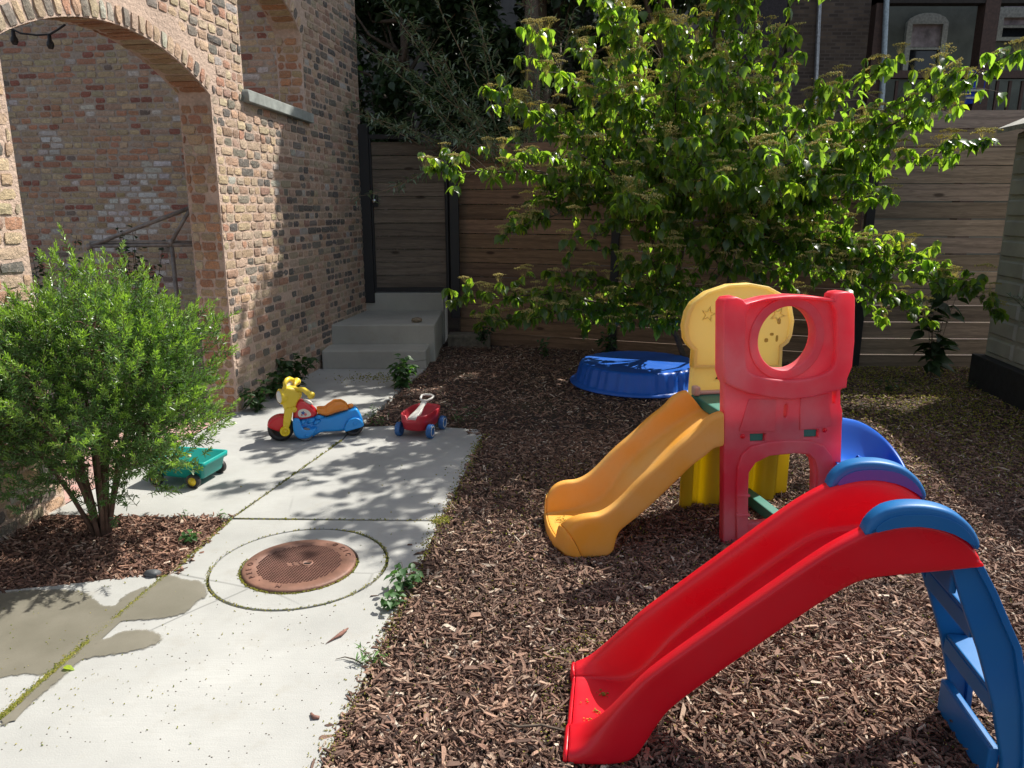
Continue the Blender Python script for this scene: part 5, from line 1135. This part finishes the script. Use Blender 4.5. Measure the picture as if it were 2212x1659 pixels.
wl = [mp_.P(*mq(x, y), n) for x, y, n in ((352, 215, .05), (350, 150, .045), (372, 125, .02), (400, 122, -.01), (440, 145, -.04), (440, 195, -.055))]
mb = MB(); mb.tube([Vector(p) for p in wl], [.011, .013, .016, .016, .014, .011], 10); o = mb.build('windshield_frame', MY, moto)
mb = MB(); q4 = [mp_.P(*mq(x, y), n) for x, y, n in ((352, 215, .04), (352, 150, .035), (425, 150, -.035), (420, 210, -.04))]; mb.add(q4+[p+uax*.008 for p in q4], [(0, 1, 2, 3), (4, 7, 6, 5), (0, 4, 5, 1), (1, 5, 6, 2), (2, 6, 7, 3), (3, 7, 4, 0)]); mb.build('windshield', MW, moto)
for sgn in (1, -1):
    pts = [mp_.P(*mq(470, 235), .03*sgn), mp_.P(*mq(520, 205), .07*sgn), mp_.P(*mq(560, 205), .10*sgn), mp_.P(*mq(600, 228), .125*sgn), mp_.P(*mq(625, 242), .14*sgn)]
    if sgn < 0: pts = [mp_.P(*mq(x, y), n) for x, y, n in ((440, 230, -.03), (460, 200, -.08), (470, 195, -.11), (480, 200, -.14))]
    mb = MB(); mb.tube(pts, [.014, .015, .017, .019, .019][:len(pts)], 12); o = mb.build('handlebar', MY, moto)
    mb = MB(); e_ = pts[-1]; d_ = (pts[-1]-pts[-2]).normalized(); mb.lathe(e_-d_*.004, d_, [(.019, 0), (.026, .006), (.027, .02), (.021, .028), (0, .03)], 20); mb.build('grip_end', MY, o)
mb = MB(); mb.lathe(mp_.P(*mq(448, 432), .05), nax, [(.02, 0), (.022, .016), (.012, .026), (0, .028)], 16); mb.build('knob', MY, moto)
slab('tank', mp_, smooth_loop(mz((478, 360), (520, 348), (590, 368), (650, 415), (705, 465), (708, 500), (650, 535), (540, 555), (440, 562), (438, 490), (460, 400)), 1), -.058, .058, MR_, moto, bev=.026)
stk = slab('sticker', mp_, smooth_loop(mz((498, 445), (555, 425), (610, 445), (645, 490), (620, 515), (515, 524), (492, 490)), 1), .0575, .0595, MW, moto)
SCB = simple('decal_blue', (.03, .10, .35), .5); SCR = simple('decal_red', (.6, .12, .12), .5)
us, zs_ = mq(556, 478)
slab('star_mark', mp_, star(us-.004, zs_+.004, .016, .2, .55), .0596, .0606, SCB, stk); slab('red_mark', mp_, star(us+.012, zs_-.008, .013, .5, .6), .0597, .0609, SCR, stk); slab('red_mark', mp_, star(us-.012, zs_-.010, .008, .1, .6), .0597, .0609, SCR, stk)
mb = MB(); mb.lathe(mp_.P(*mq(600, 372), 0)-Vector((0, 0, .006)), (Vector((0, 0, 1))+uax*.55).normalized(), [(.0, 0), (.034, 0), (.036, .008), (.028, .013), (0, .015)], 24); mb.build('gauge', MW, moto)
slab('body_core', mp_, smooth_loop(mz((480, 560), (700, 512), (790, 530), (870, 515), (1100, 440), (1138, 428), (1170, 470), (1195, 520), (1212, 570), (1205, 622), (1100, 650), (980, 682), (860, 688), (760, 690), (700, 720), (640, 760), (560, 780), (480, 760)), 1), -.05, .05, MBL, moto, bev=.02)
for sgn in (1, -1):
    n0 = .062*sgn; slab('foot_guard', mp_, smooth_loop(mzo(.09, (432, 570), (490, 562), (525, 590), (540, 660), (580, 690), (650, 680), (700, 660), (700, 705), (645, 760), (600, 785), (500, 788), (445, 730)), 1), n0-.03*sgn if sgn > 0 else n0-.035, n0+.03 if sgn > 0 else n0+.03, MBL, moto, bev=.014)
    slab('rear_fender', mp_, smooth_loop(mz((990, 685), (1010, 600), (1050, 545), (1110, 520), (1170, 535), (1212, 580), (1215, 620), (1110, 650)), 1), n0-.02, n0+.012, MBL, moto, bev=.010)
    for (x, y) in ((590, 752), (1122, 634)): mb = MB(); mb.lathe(mp_.P(*mzo(.09, (x, y-6))[0], n0+(.03 if x < 800 else .012) if sgn > 0 else n0-.02), nax*sgn, [(.011, -.005), (.010, .006), (0, .008)], 14); mb.build('bolt', MBL, moto)
for (x0_, y0_, x1_, y1_, r_) in ((520, 600, 580, 560, .016), (600, 590, 680, 540, .017), (660, 600, 740, 560, .016), (560, 660, 640, 640, .017), (680, 530, 770, 520, .016), (560, 690, 700, 640, .016)):
    mb = MB(); mb.tube([mp_.P(*mq(x0_, y0_), .04), mp_.P(*mq((x0_+x1_)/2, (y0_+y1_)/2-8), .062), mp_.P(*mq(x1_, y1_), .045)], [r_*.6, r_, r_*.6], 12); mb.build('engine_block', MBL, moto)
rows = []; mb = MB()
prof = mz((700, 430), (760, 432), (800, 425), (850, 385), (900, 355), (960, 350), (1020, 370), (1045, 400), (1045, 435)); low_ = mz((712, 500), (760, 510), (800, 520), (850, 510), (900, 492), (960, 475), (1010, 465), (1035, 455), (1045, 445))
P1 = resample(prof, 26); P2 = resample(low_, 26)
for i in range(26):
    a, b2 = P1[i], P2[i]; w = .062*(.55+.45*math.sin(math.pi*min(1, (i+4)/27.)))+.006; bmp = .006*abs(math.sin(i*.62)); rows.append([mp_.P(b2.x, b2.y, w*.9), mp_.P((a.x+b2.x)/2, (a.y+b2.y)/2, w*1.05), mp_.P(a.x, a.y-.018+bmp, w), mp_.P(a.x, a.y-.004+bmp, w*.75), mp_.P(a.x, a.y-.004, w*.3), mp_.P(a.x, a.y-.008, 0), mp_.P(a.x, a.y-.004, -w*.3), mp_.P(a.x, a.y-.004+bmp, -w*.75), mp_.P(a.x, a.y-.018, -w), mp_.P((a.x+b2.x)/2, (a.y+b2.y)/2, -w*1.05), mp_.P(b2.x, b2.y, -w*.9)])
mb.grid(rows, closed=True); mb.add(rows[0], [tuple(range(11))]); mb.add(rows[-1], [tuple(range(11))]); o = mb.build('seat', MOR, moto); o.modifiers.new('s', 'SUBSURF').render_levels = 1
mb = MB(); mb.tube([mp_.P(*mq(1040, 425), 0), mp_.P(*mq(1075, 420), 0), mp_.P(*mq(1098, 412), 0), mp_.P(*mq(1108, 410), 0)], [.016, .018, .015, .006], 12); mb.build('seat_tail', MOR, moto)

# ---- red wagon
wl0, wr0 = g(860, 946), g(930, 952)
wp2 = Plane(wl0.x, wl0.y, math.degrees(math.atan2(wr0.y-wl0.y, wr0.x-wl0.x)))   # front side of the wagon; body extends behind (negative n)
wag = thing('toy_wagon', 'small red toy wagon with blue wheels and a white pull handle', 'toy wagon', tuple(wp2.P(.115, 0, -.15)))
RW = plastic('wagon_red', (.50, .014, .03), None, .35, .0); WB = plastic('wheel_blue', (.012, .10, .30), None, .4)
cx = .105; mb = MB(); rows = []
def wring(hw, y0, y1, z, pinch=0, notch=0, n=48, p=3.2):
    row = []
    for k in range(n):
        th = 2*math.pi*k/n; c_, s_ = math.cos(th), math.sin(th); u = cx+hw*math.copysign(abs(c_)**(2/p), c_); v_ = (y0+y1)/2+(y1-y0)/2*math.copysign(abs(s_)**(2/p), s_)
        zz = z
        if notch and s_ < -.7 and abs(u-cx) < .036: zz = z-notch
        row.append(wp2.P(u, zz, -v_))
    return row
mb.grid([wring(.001, .10, .2, .052), wring(.085, .03, .30, .050), wring(.098, .012, .33, .062), wring(.104, .0, .345, .105), wring(.108, -.004, .35, .108), wring(.112, -.008, .36, .16, notch=.03), wring(.110, -.006, .358, .168, notch=.034), wring(.101, .004, .345, .168, notch=.034), wring(.098, .008, .34, .155, notch=.024), wring(.088, .03, .32, .066), wring(.001, .1, .2, .064)], closed=True)
mb.build('tub', RW, wag)
uaxw = wp2.P(1, 0, 0)-wp2.P(0, 0, 0)
for (u, v_) in ((-.012, .055), (.222, .055), (-.008, .285), (.226, .285)):
    s_ = -1 if u < .1 else 1; o = wheel(0, 0, 0, .050, .036, WB, wag, 'wheel', axis=uaxw*s_, pos=wp2.P(u, .050, -v_))
    mb = MB(); mb.lathe(wp2.P(u, .05, -v_)+uaxw*s_*.016, uaxw*s_, [(.036, .001), (.036, .0035), (.031, .0035), (.031, .001)], 28); mb.build('rim_ring', MW, o)
hp = [(cx, .148, .01), (cx+.005, .165, .05), (cx+.012, .178, .09), (cx+.02, .205, .14), (cx+.028, .228, .17)]
mb = MB(); rows = []
for (u, z, v_), w, hgt in zip(hp, (.034, .030, .026, .018, .022), (.012, .014, .02, .010, .008)): rows.append([wp2.P(u-w, z-hgt, -v_), wp2.P(u-w, z, -v_), wp2.P(u-w*.7, z+.004, -v_), wp2.P(u+w*.7, z+.004, -v_), wp2.P(u+w, z, -v_), wp2.P(u+w, z-hgt, -v_)])
mb.grid(rows, closed=True); mb.add(rows[0], [tuple(range(6))]); mb.build('handle_bar', MW, wag, .003)
lp = [(cx+.008, .235, .175), (cx-.01, .248, .20), (cx-.012, .258, .23), (cx+.01, .262, .245), (cx+.055, .262, .245), (cx+.078, .258, .23), (cx+.074, .248, .20), (cx+.05, .236, .175)]
pts = [wp2.P(u, z, -v_) for u, z, v_ in lp]; pts.append(pts[0]); mb = MB(); mb.tube(pts, .0085, 10); mb.build('grip', MW, wag)

# ---- teal wagon
TL = plastic('teal', (.006, .33, .29), (.05, .4, .36), .35, .15, (.01, .5, .42), .3, 3)
c0 = g(442, 1054); c1 = g(492, 1024); dd = (c1-c0).normalized(); ang = math.degrees(math.atan2(-(-dd.x), -dd.y)) 
# long side faces the camera: plane u runs from the near right corner leftwards-back, front n towards camera
lv = Vector((-dd.y, dd.x, 0)); 
if lv.x > 0: lv = -lv
tg = Plane(c0.x+lv.x*.36, c0.y+lv.y*.36, math.degrees(math.atan2(-lv.y, -lv.x)))
tw2 = thing('toy_cart', 'teal green plastic toy cart with yellow hubbed black wheels half hidden behind the yew bush', 'toy cart', tuple(tg.P(.2, 0, -.1)))
mb = MB(); rows = []
def bring(u0, u1, v0, v1, z, r_=.02, n=6):
    row = []
    for (cu2, cv2, a0) in ((u1-r_, v0+r_, -90), (u1-r_, v1-r_, 0), (u0+r_, v1-r_, 90), (u0+r_, v0+r_, 180)):
        for k in range(n+1): a = R(a0+90*k/n); row.append(tg.P(cu2+r_*math.cos(a), z, -(cv2+r_*math.sin(a))))
    return row
LW2 = max(.22, (c1-c0).length)
mb.grid([bring(.2, .21, .1, .11, .045, .004), bring(.03, .34, .02, LW2-.02, .045), bring(.025, .345, .015, LW2-.015, .055), bring(.012, .358, .004, LW2-.004, .118), bring(-.002, .372, -.01, LW2+.01, .122), bring(-.004, .374, -.012, LW2+.012, .15), bring(.0, .37, -.008, LW2+.008, .153), bring(.012, .358, .006, LW2-.006, .150), bring(.035, .335, .028, LW2-.028, .058), bring(.2, .21, .1, .11, .057, .004)], closed=True)
mb.build('tub', TL, tw2)
naxt = tg.P(0, 0, 1)-tg.P(0, 0, 0)
for u in (.06, .30):
    for s_, v_ in ((1, -.012), (-1, LW2+.012)):
        o = wheel(0, 0, 0, .042, .03, MBK, tw2, 'wheel', axis=naxt*s_, pos=tg.P(u, .042, -v_)); mb = MB(); mb.lathe(tg.P(u, .042, -v_)+naxt*s_*.006, naxt*s_, [(.025, 0), (.025, .009), (.017, .011), (.016, .014), (0, .015)], 22); mb.build('hub', MY, o)
mb = MB(); mb.tube([tg.P(.12, .09, -.16), tg.P(.24, .165, -.06)], .010, 8); o = mb.build('toy_shovel', simple('cream_plastic', (.6, .55, .3), .5)); tag(o, 'cream coloured toy handle resting in the teal cart', 'toy')

# ---------------------------------------------------------------- camera, light
cam = bpy.data.cameras.new('camera'); co = bpy.data.objects.new('camera', cam); C.objects.link(co); cam.sensor_width = 36; cam.lens = 36*F/2212; cam.clip_end = 400; cam.clip_start = .05
co.location = (0, 0, H); co.rotation_euler = (R(90)-PITCH, 0, 0); scene.camera = co
SD = Vector((.62, .49, 1.)).normalized(); el = math.asin(SD.z); az = math.atan2(SD.x, SD.y)
sun = bpy.data.lights.new('sun', 'SUN'); sun.energy = 5.0; sun.angle = R(.55); sun.color = (1, .955, .87); so = bpy.data.objects.new('sun', sun); C.objects.link(so)
so.rotation_euler = SD.to_track_quat('Z', 'Y').to_euler(); so.location = (6, 6, 10)
w = bpy.data.worlds.new('World'); scene.world = w; w.use_nodes = True; nt = w.node_tree; bg = nt.nodes['Background']; sky = nt.nodes.new('ShaderNodeTexSky'); sky.sky_type = 'NISHITA'; sky.sun_disc = False
sky.sun_elevation = el; sky.sun_rotation = az; sky.air_density = 1.; sky.dust_density = 1.5; hs_ = nt.nodes.new('ShaderNodeHueSaturation'); hs_.inputs['Saturation'].default_value = .6; nt.links.new(sky.outputs[0], hs_.inputs['Color']); nt.links.new(hs_.outputs[0], bg.inputs[0]); bg.inputs[1].default_value = .11
scene.view_settings.view_transform = 'Standard'; scene.view_settings.look = 'None'; scene.view_settings.exposure = .68; scene.view_settings.gamma = 1
scene.cycles.max_bounces = 8; scene.cycles.diffuse_bounces = 4; scene.cycles.transmission_bounces = 6

for o in list(C.objects):
    if o.parent is None:
        b_ = o.name.split('.')[0]
        gname = {'weed_plant': 'weeds growing along the path, walls and fence', 'background_tree': 'dark trees beyond the fence', 'rose_bush': 'rose bushes in the porch', 'gate_post': 'black steel posts either side of the gate', 'wooden_fence': 'board fences closing the yard', 'twig': 'twigs lying by the path'}.get(b_)
        if gname: o['group'] = gname
